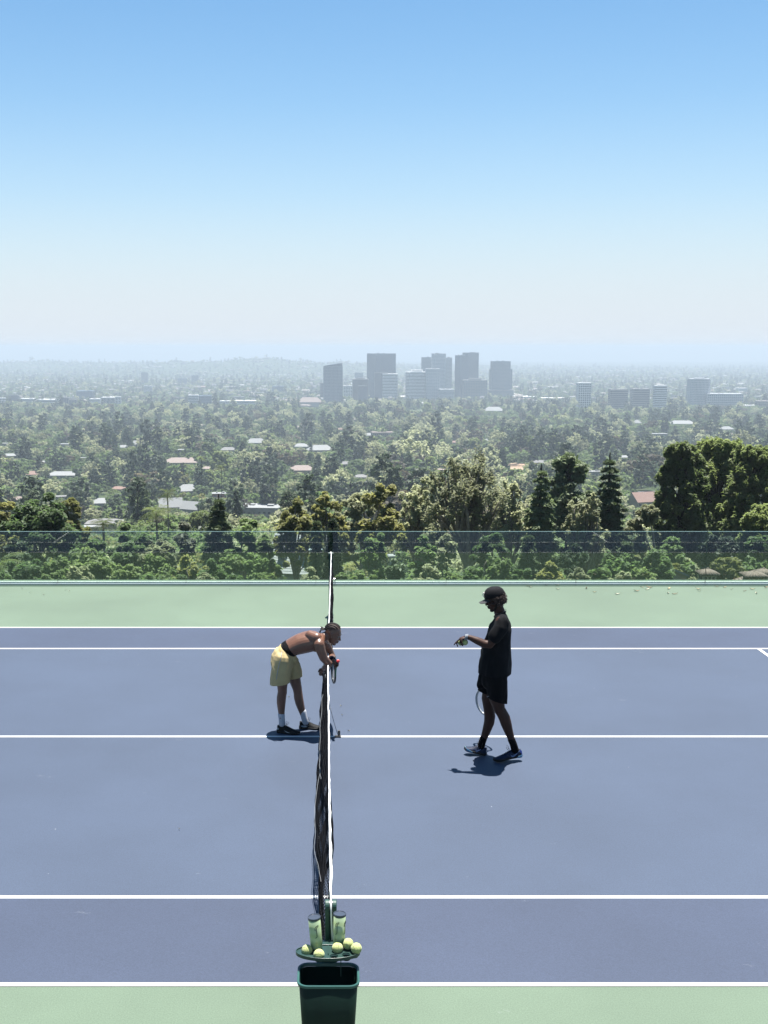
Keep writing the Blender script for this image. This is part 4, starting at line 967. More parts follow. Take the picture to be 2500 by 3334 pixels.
# near shoe: toe on the court, heel lifted; far shoe: heel on the court, toe lifted
tn = gp(1606, 2481); hn = B(880, 1915, -.075); hn2 = Vector((hn.x, tn.y + .04, .052)); tn = Vector((tn.x, tn.y - .0, .004))
s_, P, _, ht, wt, W_ = shoe('shoe', p2, hn2, tn, mats=SHOEN, sole_mat=SOLEB); rel(s_)
def side_swoosh(P, W_, ht, sgn, s_, col, a0=.06, a1=.42):
    mb = MB(); up = [(1, .078), (.66, .060), (.40, .046), (.20, .038), (.06, .046), (0, .060)]; lo = [(1, .077), (.66, .052), (.38, .032), (.18, .022), (.03, .030), (0, .058)]
    rings = []
    for (u_, zu), (_, zl) in zip(up, lo):
        a = a1 - (a1 - a0) * (1 - u_) if False else a0 + (a1 - a0) * (1 - u_)
        r_ = []
        for z in (zl, zu):
            y = W_(a) * .97; t = min(.98, max(0, (z - .02) / (interp(a, ht) - .02))) ; cz = t ** (1 / .8); yy = y * math.sqrt(1 - cz * cz) * (1 - .38 * cz ** 1.5) + .0012; r_.append((a, yy, z))
        (a_, y0, z0), (_, y1, z1) = r_
        rings.append([P(a, y0 * sgn, z0), P(a, (y0 + .0025) * sgn, z0), P(a, (y1 + .0025) * sgn, z1), P(a, y1 * sgn, z1)])
    mb.loft(rings); mb.build('side_tick', col, s_)
side_swoosh(P, W_, ht, 1, s_, PALEB)
decal('heel_panel', P, [(.015, .045, .022), (.04, .055, .026), (.08, .07, .018)], 1, W_, BLUEP, s_, ht); decal('sole_edge', P, [(.0, .014, .010), (.06, .014, .013), (.14, .012, .010), (.22, .010, .004)], 1, W_, SOLEL, s_, ht, th=.006)
hf = gp(1583, 2461); tf_ = B(262, 1838, .09); tf2 = Vector((tf_.x, hf.y + .05, .052)); hf = Vector((hf.x, hf.y, .003))
s_, P, _, ht, wt, W_ = shoe('shoe', p2, hf, tf2, mats=SHOEN, sole_mat=SOLEB); rel(s_)
side_swoosh(P, W_, ht, 1, s_, PALEB, .22, .50)
decal('sole_edge', P, [(.6, .012, .004), (.72, .018, .011), (.86, .024, .012), (.95, .030, .009)], 1, W_, SOLEL, s_, ht, th=.007); decal('toe_cap', P, [(.93, .036, .006), (.965, .036, .007), (.985, .034, .004)], 1, W_, mat('pale cyan toe', (.4, .75, .75), .4), s_, ht, th=.005)
mb = MB(); 
for k, c in enumerate((0, 12, 22)):
    q0 = B(296 - c, 662 + c * .15, -.165); d = (B(330, 672, -.17) - B(290, 662, -.165)).normalized(); M_ = d.to_track_quat('Z', 'Y').to_matrix()
    mb.tube([q0 + M_ @ Vector((.0295 * math.cos(2 * PI * t / 20), .0295 * math.sin(2 * PI * t / 20), 0)) for t in range(21)], .0035, 6, caps=False)
o = mb.build('bracelet', PALE, p2, smooth=True); rel(o)
ball(B(271, 719, -.152), (.2, .4, .5), 'nearer tennis ball held under the hand of the standing player', 'tennis balls in the hand')
ball(B(228, 722, -.098), (1.2, .4, .5), 'farther tennis ball held under the hand of the standing player', 'tennis balls in the hand')
hb_ = B(552, 1010, .245); tipd = (B(478, 1440, .02) - hb_)
racket('r', 'c', hb_ + Vector((0, 0, .03)), (B(472, 1440, .50) - hb_), (.72, .60, .2), SILV, SILV, GRIPM, BLKR, label='white and silver racket hanging low behind the legs of the standing player')
# ================================================================ vegetation
BARK = mat('grey brown bark', (.20, .17, .135), .9, var=.3, scale=4, bump=.5, bscale=12); BARKD = mat('dark bark', (.035, .027, .020), .95, var=.3, scale=4, bump=.5, bscale=12)
FOL = {
 'oak': foliage_mat('oak leaves', (.032, .058, .022), (.135, .185, .068)),
 'lime': foliage_mat('fresh green leaves', (.045, .075, .028), (.155, .195, .072)),
 'olive': foliage_mat('grey green gum leaves', (.090, .098, .055), (.31, .325, .19)),
 'gold': foliage_mat('yellow green leaves', (.065, .076, .025), (.185, .185, .065)),
 'pine': foliage_mat('pine needles', (.052, .075, .028), (.21, .25, .09)),
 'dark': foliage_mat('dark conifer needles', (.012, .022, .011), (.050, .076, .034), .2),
 'cedar': foliage_mat('cedar needles', (.034, .052, .025), (.135, .175, .08), .25),
 'brown': foliage_mat('bronze brown leaves', (.030, .028, .018), (.105, .090, .056)),
 'silver': foliage_mat('silvery leaves', (.055, .065, .045), (.17, .18, .12)),
 'lilac': foliage_mat('lilac blossom', (.08, .075, .11), (.22, .19, .30)),
 'palm': foliage_mat('palm fronds', (.030, .045, .012), (.12, .15, .045)),
}
def leaves(C, R, n, size, r_, aspect=.5, droop=0.0, shell=.55, upb=.35, nb=.8):
    """rhombic leaf faces through clumps with centres C, radii R (k,3); n per clump"""
    k = len(C); C = np.repeat(np.asarray(C), n, 0); R = np.repeat(np.asarray(R), n, 0); m = len(C)
    d = r_.normal(size=(m, 3)); d /= np.linalg.norm(d, axis=1, keepdims=True) + 1e-9
    rad = shell + (1 - shell) * r_.random((m, 1)) ** .6
    rad *= 1 + (.26 if nb < 1 else .12) * r_.normal(size=(m, 1))
    P = C + d * R * rad; P[:, 2] -= droop * (np.abs(d[:, :2]).sum(1)) * R[:, 2] * r_.random(m)
    nn = d * nb + r_.normal(size=(m, 3)) * .6; nn[:, 2] += upb + .55; nn /= np.linalg.norm(nn, axis=1, keepdims=True) + 1e-9
    a = np.cross(nn, r_.normal(size=(m, 3))); a /= np.linalg.norm(a, axis=1, keepdims=True) + 1e-9; b = np.cross(nn, a)
    s = (size * (.55 + .9 * r_.random((m, 1))))
    V = np.stack([P - a * s, P - b * s * aspect, P + a * s, P + b * s * aspect], 1)
    V[:, 0] -= nn * s * .25; V[:, 2] -= nn * s * .25
    return V.reshape(-1, 3)
def quads(V): return np.arange(len(V)).reshape(-1, 4)
def crown_points(kind, H, Rw, r_, dens=1.0):
    """clump centres and radii for a crown; base of trunk at 0, height H, crown radius Rw"""
    C = []; R = []; limbs = []
    def limb_(p0, p1, r0, r1, bend=.12):
        p0, p1 = np.array(p0, float), np.array(p1, float); L = np.linalg.norm(p1 - p0); k = 5; pts = []
        off = r_.normal(size=3) * L * bend
        for i in range(k + 1): t = i / k; pts.append(p0 + (p1 - p0) * t + off * math.sin(PI * t) * .5 + np.array([0, 0, L * .10 * math.sin(PI * t)]))
        limbs.append((pts, [r0 + (r1 - r0) * i / k for i in range(k + 1)]))
    tr = H * .020 + .05
    if kind in ('oak', 'lime', 'gold', 'silver', 'brown', 'lilac'):
        cb = H * .22; cz = H * .58; n = int(26 * dens); top = np.array([r_.normal() * .05 * H, r_.normal() * .05 * H, H * .45]); limb_((0, 0, -1), top, tr, tr * .6, .05)
        lob = [(np.array([math.cos(a) * Rw * .42, math.sin(a) * Rw * .42, cz + r_.normal() * H * .07]), Rw * r_.uniform(.48, .66)) for a in np.linspace(0, 2 * PI, 5, endpoint=False) + r_.random() * 6]
        lob.append((np.array([0, 0, cz + H * .14]), Rw * .62))
        for c0, rr in lob:
            limb_(top * r_.uniform(.5, 1), c0, tr * .45, tr * .12)
            for _ in range(max(4, int(n / 2.2))):
                d = r_.normal(size=3); d /= np.linalg.norm(d); d[2] = d[2] * .9 + .15
                p = c0 + d * rr * r_.uniform(.55, 1.0) * np.array([1, 1, (H * .40) / Rw if H < 2.2 * Rw else .95])
                if p[2] < cb: p[2] = cb + r_.random() * H * .1
                q = rr * r_.uniform(.17, .34); C.append(p); R.append((q, q, q * .75))
    elif kind == 'euc':
        top = np.array([r_.normal() * .03 * H, 0, H * .34]); limb_((0, 0, -1), top, tr * 1.2, tr, .04)
        n = int(14 * dens)
        for i in range(n):
            a = 2 * PI * i / n + r_.normal() * .3; t = r_.random(); e = np.array([math.cos(a) * Rw * (.25 + .75 * t), math.sin(a) * Rw * (.25 + .75 * t) * .9, H * (.93 - .30 * t ** 1.5) + r_.normal() * H * .03])
            limb_(top * (1 + .0 * t), e * np.array([.8, .8, .88]), tr * .6, tr * .14, .14)
            for _ in range(int(9 * dens)):
                p = e * np.array([.85, .85, .9]) + np.clip(r_.normal(size=3), -1.4, 1.4) * np.array([Rw * .21, Rw * .21, H * .07]); limb_(e * np.array([.62, .62, .70]), p, tr * .2, tr * .05, .2)
                q = Rw * r_.uniform(.07, .15); C.append(p); R.append((q, q, q * 1.2))
    elif kind == 'pine':      # puffy pine with many separate tufts
        limb_((0, 0, -1), (0, 0, H * .8), tr * 1.1, tr * .4, .03); n = int(360 * dens)
        for i in range(n):
            z = r_.uniform(.20, .97); rr = Rw * math.sin(PI * min(1, (z - .04) ** .75 * .93)) ** .7; a = r_.random() * 2 * PI; u = r_.uniform(.55, 1) * (1 if i % 4 else .6)
            p = np.array([math.cos(a) * rr * u, math.sin(a) * rr * u, H * z]); q = Rw * r_.uniform(.055, .115)
            if i % 9 == 0: limb_((0, 0, H * z * .8), p, tr * .3, tr * .08)
            C.append(p); R.append((q, q, q * 1.5))
    elif kind == 'umb':       # flat topped pine on forked bare limbs
        top = np.array([0, 0, H * .42]); limb_((0, 0, -1), top, tr * 1.1, tr * .8, .04); n = int(90 * dens)
        for i in range(n):
            a = r_.random() * 2 * PI; u = r_.random() ** .6; p = np.array([math.cos(a) * Rw * u, math.sin(a) * Rw * u, H * (.94 - .30 * u * u - .20 * r_.random())]); q = Rw * r_.uniform(.08, .16)
            if i % 4 == 0: limb_(top * r_.uniform(.8, 1.2), p, tr * .35, tr * .07)
            C.append(p); R.append((q, q, q * .8))
    elif kind == 'cedar':     # drooping layered boughs on a leader
        limb_((0, 0, -1), (0, 0, H * .99), tr, tr * .12, .01); nl = int(17 * dens + 3)
        for i in range(nl):
            z = .16 + .82 * i / nl; L = Rw * (1 - z) ** .72 * 1.12 + Rw * .05; nb = 6 if z < .8 else 4
            for j in range(nb):
                a = 2 * PI * (j + r_.random() * .8) / nb + i; l = L * r_.uniform(.65, 1.1)
                tip = np.array([math.cos(a) * l, math.sin(a) * l, H * z + l * .12 - l * .22]); limb_((0, 0, H * z), tip, tr * .22, tr * .05, .04)
                for t in (.42, .66, .88, 1.03):
                    q = l * .17 + .12 * Rw * (1 - z) + Rw * .03; C.append(np.array([math.cos(a) * l * t, math.sin(a) * l * t, H * z + l * .10 * math.sin(PI * t) - l * .16 * t * t])); R.append((q, q, q * .38))
    elif kind == 'tall':      # tall irregular dark pine
        limb_((0, 0, -1), (r_.normal() * .02 * H, 0, H * .95), tr, tr * .25, .02); n = int(95 * dens)
        for i in range(n):
            z = r_.uniform(.26, .99); rr = Rw * (1 - ((z - .50) / .56) ** 2) ** .6 * r_.uniform(.3, 1) if z < .97 else 0; a = r_.random() * 2 * PI; p = np.array([math.cos(a) * rr, math.sin(a) * rr, H * z]); q = Rw * r_.uniform(.13, .26)
            if i % 3 == 0: limb_((0, 0, H * z * .92), p, tr * .3, tr * .08)
            C.append(p); R.append((q, q, q * .7))
    elif kind == 'cyp':
        limb_((0, 0, -1), (0, 0, H * .5), tr, tr * .4, .01); n = int(16 * dens)
        for i in range(n):
            z = (i + .6) / n; rr = Rw * math.sin(PI * min(.98, z * .9 + .08)) ** .6; C.append(np.array([r_.normal() * .1 * Rw, r_.normal() * .1 * Rw, H * z])); R.append((rr, rr, H / n * 1.1))
    elif kind == 'bush':
        n = int(16 * dens)
        for i in range(n):
            a = r_.random() * 2 * PI; u = r_.random() ** .5; z = r_.uniform(.25, .8) * (1 - .35 * u); q = min(Rw, H) * r_.uniform(.22, .36); C.append(np.array([math.cos(a) * Rw * u * .8, math.sin(a) * Rw * u * .8, H * z])); R.append((q, q, q * .8))
        for i in range(4): limb_((0, 0, -1), C[i], .05, .02)
    return C, R, limbs
FK = {'umb': 'gold', 'euc': 'olive', 'cyp': 'dark', 'tall': 'dark', 'bush': 'lime'}
def palm_geo(H, r_, n=34, L=2.6, seg=9, pin=16, bush=False):
    V = []; limbs = [([np.array([0, 0, -1.]), np.array([.1, 0, H * .5]), np.array([0, 0, H])], [.16, .12, .14])]
    for i in range(n):
        a = 2 * PI * i / n * 1.0 + r_.random() * .3; up = r_.uniform(-.5, 1.15); l = L * r_.uniform(.8, 1.1); pts = []
        for k in range(seg + 1):
            t = k / seg; rr = l * t * math.cos(up * .6); z = H + l * (math.sin(up) * t - .62 * t * t * (1 if up > 0 else .6)); pts.append(np.array([math.cos(a) * rr, math.sin(a) * rr, z]))
        pts = np.array(pts); side = np.array([-math.sin(a), math.cos(a), 0])
        for k in range(pin):
            t = .12 + .86 * k / pin; f = t * seg; i0 = min(int(f), seg - 1); p = pts[i0] + (pts[i0 + 1] - pts[i0]) * (f - i0); dr = pts[i0 + 1] - pts[i0]; dr /= np.linalg.norm(dr) + 1e-9
            ll = L * .30 * math.sin(PI * (t * .85 + .12))
            for s in (-1, 1):
                tip = p + side * s * ll * .85 + dr * ll * .55 + np.array([0, 0, -ll * .30]); wv = dr * L * .014
                V += [p - wv, (p + tip) / 2 - wv, tip, (p + tip) / 2 + wv * 1.5]
        w_ = side * .02; 
        for k in range(seg): V += [pts[k] - w_, pts[k] + w_, pts[k + 1] + w_ * .6, pts[k + 1] - w_ * .6]
    return np.array(V), limbs
def limb_mesh(limbs, n=6):
    m_ = MB()
    for pts, rad in limbs: m_.tube([Vector(p) for p in pts], list(rad), n, caps=False)
    return m_
def tree_data(kind, H, Rw, seed, leaf, per, fol=None, dens=1.0, limbn=6, fit=False, **kw):
    r_ = np.random.default_rng(seed)
    if kind in ('palm',): V, limbs = palm_geo(H, r_, L=Rw, **kw)
    else:
        C, R, limbs = crown_points(kind, H, Rw, r_, dens)
        if fit:      # stretch so that the crown really fills the height and width asked for
            Ca, Ra = np.array(C), np.array(R); fz = H / (Ca[:, 2] + Ra[:, 2] * .9).max(); fr_ = Rw / np.percentile(np.hypot(Ca[:, 0], Ca[:, 1]) + Ra[:, 0] * .8, 95)
            s3 = np.array([fr_, fr_, fz]); C = list(Ca * s3); R = list(Ra * np.array([max(1, fr_ ** .7)] * 2 + [max(1, fz ** .7)])); limbs = [([np.asarray(p) * s3 for p in pts], rad) for pts, rad in limbs]
        asp = {'pine': .32, 'cedar': .38, 'tall': .4, 'cyp': .4}.get(kind, .55)
        V = leaves(C, R, per, leaf, r_, asp, droop=.5 if kind in ('euc', 'cedar') else 0., shell=.35 if kind in ('euc', 'oak', 'gold', 'lime', 'bush', 'silver') else .5, upb=.5)
    m = FOL[fol or FK.get(kind, kind)]
    cm = np_mesh('crown', V, quads(V), m); lm = limb_mesh(limbs, limbn)
    tm = bpy.data.meshes.new('trunk'); tm.from_pydata(lm.v, [], lm.f); tm.shade_smooth(); tm.materials.append(BARKD if kind in ('cedar', 'tall', 'pine', 'cyp') else BARK)
    return cm, tm
def place_tree(name, data, loc, rz, sc, label=None, group=None, cat='tree'):
    e = empty(name, loc, rz); e.scale = sc
    for nm, me in zip(('crown', 'trunk'), data):
        o = link(bpy.data.objects.new(nm, me)); o.parent = e
    if label: tag(e, label, cat, group)
    return e
# ---- the trees that stand up in front, each of its own shape: (px centre, top row, px width, depth, kind, foliage, label)
NEAR = [
 (2225, 1436, 190, 96, 'pine', 'pine', 'aleppo_pine', 'big puffy green pine, left one of the clump at the right edge'),
 (2345, 1428, 240, 104, 'pine', 'pine', 'aleppo_pine', 'tallest puffy green pine in the clump at the right edge'),
 (2462, 1446, 200, 99, 'pine', 'pine', 'aleppo_pine', 'puffy green pine cut by the right edge of the view'),
 (2475, 1640, 150, 80, 'pine', 'pine', 'aleppo_pine', 'low pine bough mass at the right edge under the big pines'),
 (1985, 1500, 180, 92, 'cedar', 'cedar', 'cedar', 'pointed deodar cedar with layered boughs left of the big pines'),
 (1762, 1535, 170, 88, 'cedar', 'cedar', 'cedar', 'drooping deodar cedar right of the big gum tree'),
 (1852, 1478, 170, 112, 'tall', 'cedar', 'pine_tree', 'tall upright dark pine standing behind the two cedars'),
 (1905, 1600, 150, 84, 'euc', 'olive', 'gum_tree', 'thin grey gum tree with bare reddish branches between the cedars'),
 (2085, 1640, 120, 84, 'oak', 'olive', 'oak_tree', 'small grey green tree beside the red tiled roof'),
 (1515, 1452, 300, 84, 'euc', 'olive', 'gum_tree', 'largest gum tree with spreading bare limbs, centre right'),
 (1660, 1560, 150, 98, 'euc', 'olive', 'gum_tree', 'gum tree half hidden right of the largest gum tree'),
 (1375, 1552, 170, 95, 'euc', 'olive', 'gum_tree', 'olive gum tree directly left of the largest gum tree'),
 (1240, 1572, 170, 90, 'oak', 'gold', 'oak_tree', 'yellow green tree above the head of the bent player, to the right'),
 (1150, 1604, 150, 98, 'oak', 'olive', 'oak_tree', 'olive tree behind the far net post on the right'),
 (1062, 1602, 150, 92, 'umb', 'gold', 'pine_tree', 'yellowish tufted pine just left of the far net post'),
 (965, 1624, 170, 84, 'umb', 'gold', 'pine_tree', 'yellowish umbrella shaped pine above the shingle roof'),
 (1030, 1700, 90, 74, 'cedar', 'cedar', 'cedar', 'dark drooping cedar beside the shingle roof'),
 (1083, 1690, 70, 70, 'tall', 'dark', 'pine_tree', 'slim dark conifer right behind the far net post'),
 (862, 1740, 80, 72, 'oak', 'lime', 'oak_tree', 'green tree hiding the left end of the shingle roof'),
 (712, 1628, 170, 88, 'cedar', 'cedar', 'cedar', 'broad weeping cedar in front of the flat white building'),
 (800, 1690, 140, 84, 'oak', 'oak', 'oak_tree', 'rounded dark tree right of the weeping cedar'),
 (600, 1700, 90, 92, 'bush', 'silver', 'smoke_bush', 'grey silvery feathery tree left of the weeping cedar'),
 (432, 1702, 190, 100, 'oak', 'oak', 'oak_tree', 'wide domed dark tree in front of the grey roofed house'),
 (140, 1606, 240, 84, 'oak', 'oak', 'oak_tree', 'large leafy dark tree at the far left behind the glass'),
 (232, 1622, 130, 96, 'oak', 'gold', 'oak_tree', 'yellow green tree right of the large dark tree at far left'),
 (18, 1636, 130, 88, 'oak', 'gold', 'oak_tree', 'yellow green tree cut by the left edge'),
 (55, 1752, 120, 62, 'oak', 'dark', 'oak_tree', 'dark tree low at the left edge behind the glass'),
 (300, 1756, 130, 70, 'oak', 'oak', 'oak_tree', 'mid green tree behind the glass below the grey roof'),
 (525, 1760, 120, 66, 'oak', 'olive', 'oak_tree', 'olive tree behind the glass left of the weeping cedar'),
 (1222, 1735, 90, 66, 'oak', 'oak', 'oak_tree', 'dark rounded tree behind the glass right of the net post'),
 (1378, 1745, 110, 62, 'oak', 'oak', 'oak_tree', 'dark tree behind the glass beneath the olive gum tree'),
 (1600, 1730, 150, 66, 'oak', 'oak', 'oak_tree', 'dark leafy tree behind the glass above the cap of the standing player'),
 (1445, 1740, 110, 70, 'oak', 'olive', 'oak_tree', 'grey green tree at the foot of the largest gum tree'),
 (1720, 1745, 130, 60, 'cedar', 'cedar', 'cedar', 'low weeping cedar behind the glass right of the standing player'),
 (2040, 1765, 150, 60, 'cedar', 'cedar', 'cedar', 'low spreading cedar behind the glass beneath the pointed cedar'),
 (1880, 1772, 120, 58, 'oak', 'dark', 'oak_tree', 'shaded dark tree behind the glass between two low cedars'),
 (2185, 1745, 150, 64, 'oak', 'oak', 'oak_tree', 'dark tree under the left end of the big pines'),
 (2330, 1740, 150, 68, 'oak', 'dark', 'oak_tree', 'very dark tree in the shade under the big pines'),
 (2470, 1745, 130, 66, 'oak', 'oak', 'oak_tree', 'dark tree behind the glass at the right edge'),
]
BUSH = [
 (90, 1822, 150, 46, 'oak'), (215, 1800, 130, 44, 'lime'), (330, 1788, 150, 42, 'lime'), (255, 1842, 100, 38, 'olive'), (420, 1836, 110, 40, 'lime'), (510, 1806, 130, 42, 'lime'), (610, 1800, 130, 46, 'gold'), (560, 1850, 110, 38, 'lime'), (690, 1822, 110, 42, 'oak'), (760, 1806, 120, 46, 'lime'), (835, 1800, 100, 44, 'oak'),
 (180, 1862, 100, 36, 'lime'), (660, 1862, 100, 37, 'olive'), (1010, 1850, 60, 36, 'olive'), (1108, 1868, 70, 36, 'lime'), (1165, 1858, 90, 37, 'lime'), (1225, 1872, 70, 36, 'lime'), (1330, 1880, 70, 34, 'lime'), (1400, 1842, 110, 40, 'olive'), (1470, 1862, 90, 38, 'lime'), (1540, 1845, 100, 40, 'oak'), (1625, 1815, 110, 42, 'lime'), (1700, 1852, 90, 38, 'oak'),
 (1790, 1830, 110, 44, 'gold'), (1860, 1850, 90, 38, 'olive'), (1935, 1850, 100, 40, 'oak'), (2010, 1862, 90, 37, 'olive'), (2095, 1850, 100, 40, 'lime'), (2190, 1836, 80, 62, 'gold'), (2240, 1816, 100, 66, 'olive'), (2370, 1812, 110, 62, 'gold'), (2460, 1818, 110, 64, 'oak'), (30, 1866, 110, 37, 'oak'), (475, 1872, 100, 35, 'oak'), (770, 1868, 90, 36, 'oak'), (845, 1866, 70, 36, 'lime'), (2020, 1800, 120, 52, 'oak'), (1290, 1820, 90, 50, 'cedar'), (2140, 1790, 100, 56, 'oak'),
]
for i, (px, row, wpx, Y, kind, fol, name, label) in enumerate(NEAR):
    p = W(px, row, Y); zg = T(p.x, Y); H = p.z - zg; sc = F / (Y * cT + (HC - p.z) * sT); Rw = wpx / 2 / sc
    leaf = {'umb': .13, 'pine': .17, 'cedar': .15, 'tall': .17, 'euc': .12}.get(kind, .15) * Y / 85
    per = {'umb': 220, 'pine': 170, 'cedar': 110, 'tall': 260, 'euc': 62}.get(kind, 240)
    dens = 1.15 if kind in ('pine', 'euc') else 1.0
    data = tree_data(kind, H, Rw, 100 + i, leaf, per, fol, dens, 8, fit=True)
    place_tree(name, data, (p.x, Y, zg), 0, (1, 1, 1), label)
rank = {}
for i, (px, row, wpx, Y, fol) in enumerate(BUSH):
    p = W(px, row, Y); zg = T(p.x, Y); H = p.z - zg; sc = F / (Y * cT + (HC - p.z) * sT); Rw = wpx / 2 / sc * 1.15
    kd = ('oak', 'euc', 'oak', 'umb', 'oak')[i % 5]; data = tree_data(kd, H, Rw * (1 if kd == 'oak' else 1.25), 300 + i, (.070 if kd == 'oak' else .085) * Y / 40, {'oak': 150, 'euc': 90, 'umb': 240}[kd], fol, 2.0 if kd == 'oak' else 1.2, 4, fit=True)
    tone = {'lime': 'bright green', 'gold': 'yellow green', 'oak': 'dark green', 'olive': 'grey green', 'cedar': 'blackish green'}[fol]
    xs = sorted(b_[0] for b_ in BUSH if b_[4] == fol); k = xs.index(px)
    place_tree('leafy_tree', data, (p.x, Y, zg), 0, (1, 1, 1), f'{tone} leafy treetop just behind the glass fence, {ordn[k]} of its colour from the left', 'leafy treetops close behind the glass fence')
# palms
for px, row, Y, L, n, label in ((-22, 1846, 55, 1.75, 30, 'palm with long pale fronds at the left edge behind the glass'), (508, 1665, 150, 2.4, 30, 'fan of palm fronds on a thin trunk beside the white gabled house'), (335, 1702, 125, 1.7, 26, 'small palm in front of the grey roofed house'), (655, 1490, 620, 3.0, 24, 'palm beside the clipped cypresses'), (720, 1520, 560, 3.2, 24, 'palm left of the terracotta villa'), (545, 1602, 240, 2.6, 26, 'palm between the pines and the white gabled house')):
    p = W(px, row, Y); zg = T(p.x, Y); data = tree_data('palm', max(p.z - zg, 3), L, 700 + px, .1, 1, 'palm', 1, 8, n=n, pin=22 if Y < 40 else 12)
    place_tree('palm_tree', data, (p.x, Y, zg), 0, (1, 1, 1), label, None, 'palm tree')
# ================================================================ houses, towers, far city
def wallm(n, c, **k): return mat(n, c, .85, var=.06, scale=.5, **k)
WM = {'white': wallm('white render', (.27, .27, .255)), 'cream': wallm('cream render', (.42, .37, .29)), 'pink': wallm('pink render', (.42, .29, .24)), 'red': wallm('red brick wall', (.30, .09, .055)), 'grey': wallm('grey render', (.26, .26, .26))}
RM = {'white': mat('white shingle', (.225, .235, .235), .8, var=.10, scale=2.5, bump=.5, bscale=4), 'grey': mat('grey shingle', (.17, .17, .17), .85, var=.15, scale=2, bump=.5, bscale=4), 'terra': mat('terracotta tiles', (.20, .125, .10), .85, var=.2, scale=2.5, bump=.6, bscale=4), 'pinkr': mat('pale terracotta tiles', (.23, .185, .165), .85, var=.15, scale=2, bump=.5, bscale=4), 'brown': mat('brown shingle', (.16, .12, .09), .85, var=.2, scale=2, bump=.5, bscale=4), 'teal': mat('grey blue metal roof', (.22, .27, .28), .5, var=.08)}
WIN = mat('dark window glass', (.03, .04, .05), .12, .6, var=.2); CHB = mat('chimney brick', (.20, .12, .09), .9, var=.2, scale=3)
def house(loc, rz, w_, d_, h_, roof='gable', rm='white', wm='white', rh=None, label=None, chim=1, wing=None, group=None, detail=True, oh=.5):
    e = empty('house', loc, rz); tag(e, label, 'house', group)
    def blk(cx_, cy_, w_, d_, h_, roof, rh):
        m_ = MB(); m_.box((cx_, cy_, h_ / 2 - 2), (w_ / 2, d_ / 2, h_ / 2 + 2))
        if roof == 'gable':
            m_.add([(cx_ - w_ / 2 + .0, cy_ - d_ / 2, h_), (cx_ - w_ / 2, cy_ + d_ / 2, h_), (cx_ - w_ / 2, cy_, h_ + rh * .93), (cx_ + w_ / 2, cy_ - d_ / 2, h_), (cx_ + w_ / 2, cy_ + d_ / 2, h_), (cx_ + w_ / 2, cy_, h_ + rh * .93)], [(0, 2, 1), (3, 4, 5)])
        wl = m_.build('wall', WM[wm], e)
        m_ = MB(); W2, D2 = w_ / 2 + oh, d_ / 2 + oh; t = .22; z0 = h_ - .06
        if roof == 'gable':
            for s in (-1, 1): m_.add([(cx_ - W2, cy_ + s * D2, z0), (cx_ + W2, cy_ + s * D2, z0), (cx_ + W2, cy_, h_ + rh), (cx_ - W2, cy_, h_ + rh), (cx_ - W2, cy_ + s * D2, z0 + t), (cx_ + W2, cy_ + s * D2, z0 + t), (cx_ + W2, cy_, h_ + rh + t), (cx_ - W2, cy_, h_ + rh + t)], [(0, 1, 2, 3), (4, 7, 6, 5), (0, 4, 5, 1), (0, 3, 7, 4), (1, 5, 6, 2)])
        elif roof == 'hip':
            r2 = max(W2 - D2 * .9, .3); m_.add([(cx_ - W2, cy_ - D2, z0), (cx_ + W2, cy_ - D2, z0), (cx_ + W2, cy_ + D2, z0), (cx_ - W2, cy_ + D2, z0), (cx_ - r2, cy_, h_ + rh), (cx_ + r2, cy_, h_ + rh)], [(0, 1, 5, 4), (1, 2, 5), (2, 3, 4, 5), (3, 0, 4), (3, 2, 1, 0)])
        else:
            m_.box((cx_, cy_, h_ + .12), (W2, D2, .13)); m_.box((cx_, cy_, h_ + .3), (W2 - .15, D2 - .15, .05))
            if roof == 'flat+': m_.box((cx_ + w_ * .2, cy_, h_ + .8), (w_ * .07, d_ * .12, .6)); m_.box((cx_ - w_ * .22, cy_ + d_ * .1, h_ + .7), (w_ * .05, d_ * .1, .5))
        rf = m_.build('roof', RM[rm], e)
        if detail:
            nw = max(2, int(w_ / 3.6)); st = max(1, int(h_ / 3))
            for s_ in range(st):
                for k in range(nw):
                    x = cx_ - w_ / 2 + w_ * (k + .5) / nw; m_ = MB(); m_.box((x, cy_ - d_ / 2 - .02, 1.6 + s_ * 3.0), (w_ / nw * .24, .06, .75)); wn = m_.build('window', WIN, e)
                    m_ = MB(); m_.box((x, cy_ - d_ / 2 - .06, .80 + s_ * 3.0), (w_ / nw * .27, .08, .05)); m_.build('sill', WM['white'], wn)
        return rf
    rf = blk(0, 0, w_, d_, h_, roof, rh or d_ * .28)
    if wing: blk(*wing)
    for k in range(chim):
        m_ = MB(); x = w_ * (.3 if k == 0 else -.32); m_.box((x, 0, h_ + (rh or d_ * .28) * .8 + .4), (.45, .45, 1.1)); m_.box((x, 0, h_ + (rh or d_ * .28) * .8 + 1.55), (.55, .55, .08)); m_.build('chimney', CHB if wm == 'red' or k else WM[wm], rf)
    return e
KEEP = []   # picture areas the forest keeps open in front of something: (x0, x1, y0, y1, Y)
def at_rect(x0, x1, y0, y1, dmax=None):
    """ground point whose column and base row match; width in metres"""
    x, Y, z = ground_at((x0 + x1) / 2, y1); sc = F / (Y * cT + (HC - z) * sT); return x, Y, z, (x1 - x0) / sc, (y1 - y0) / sc, sc
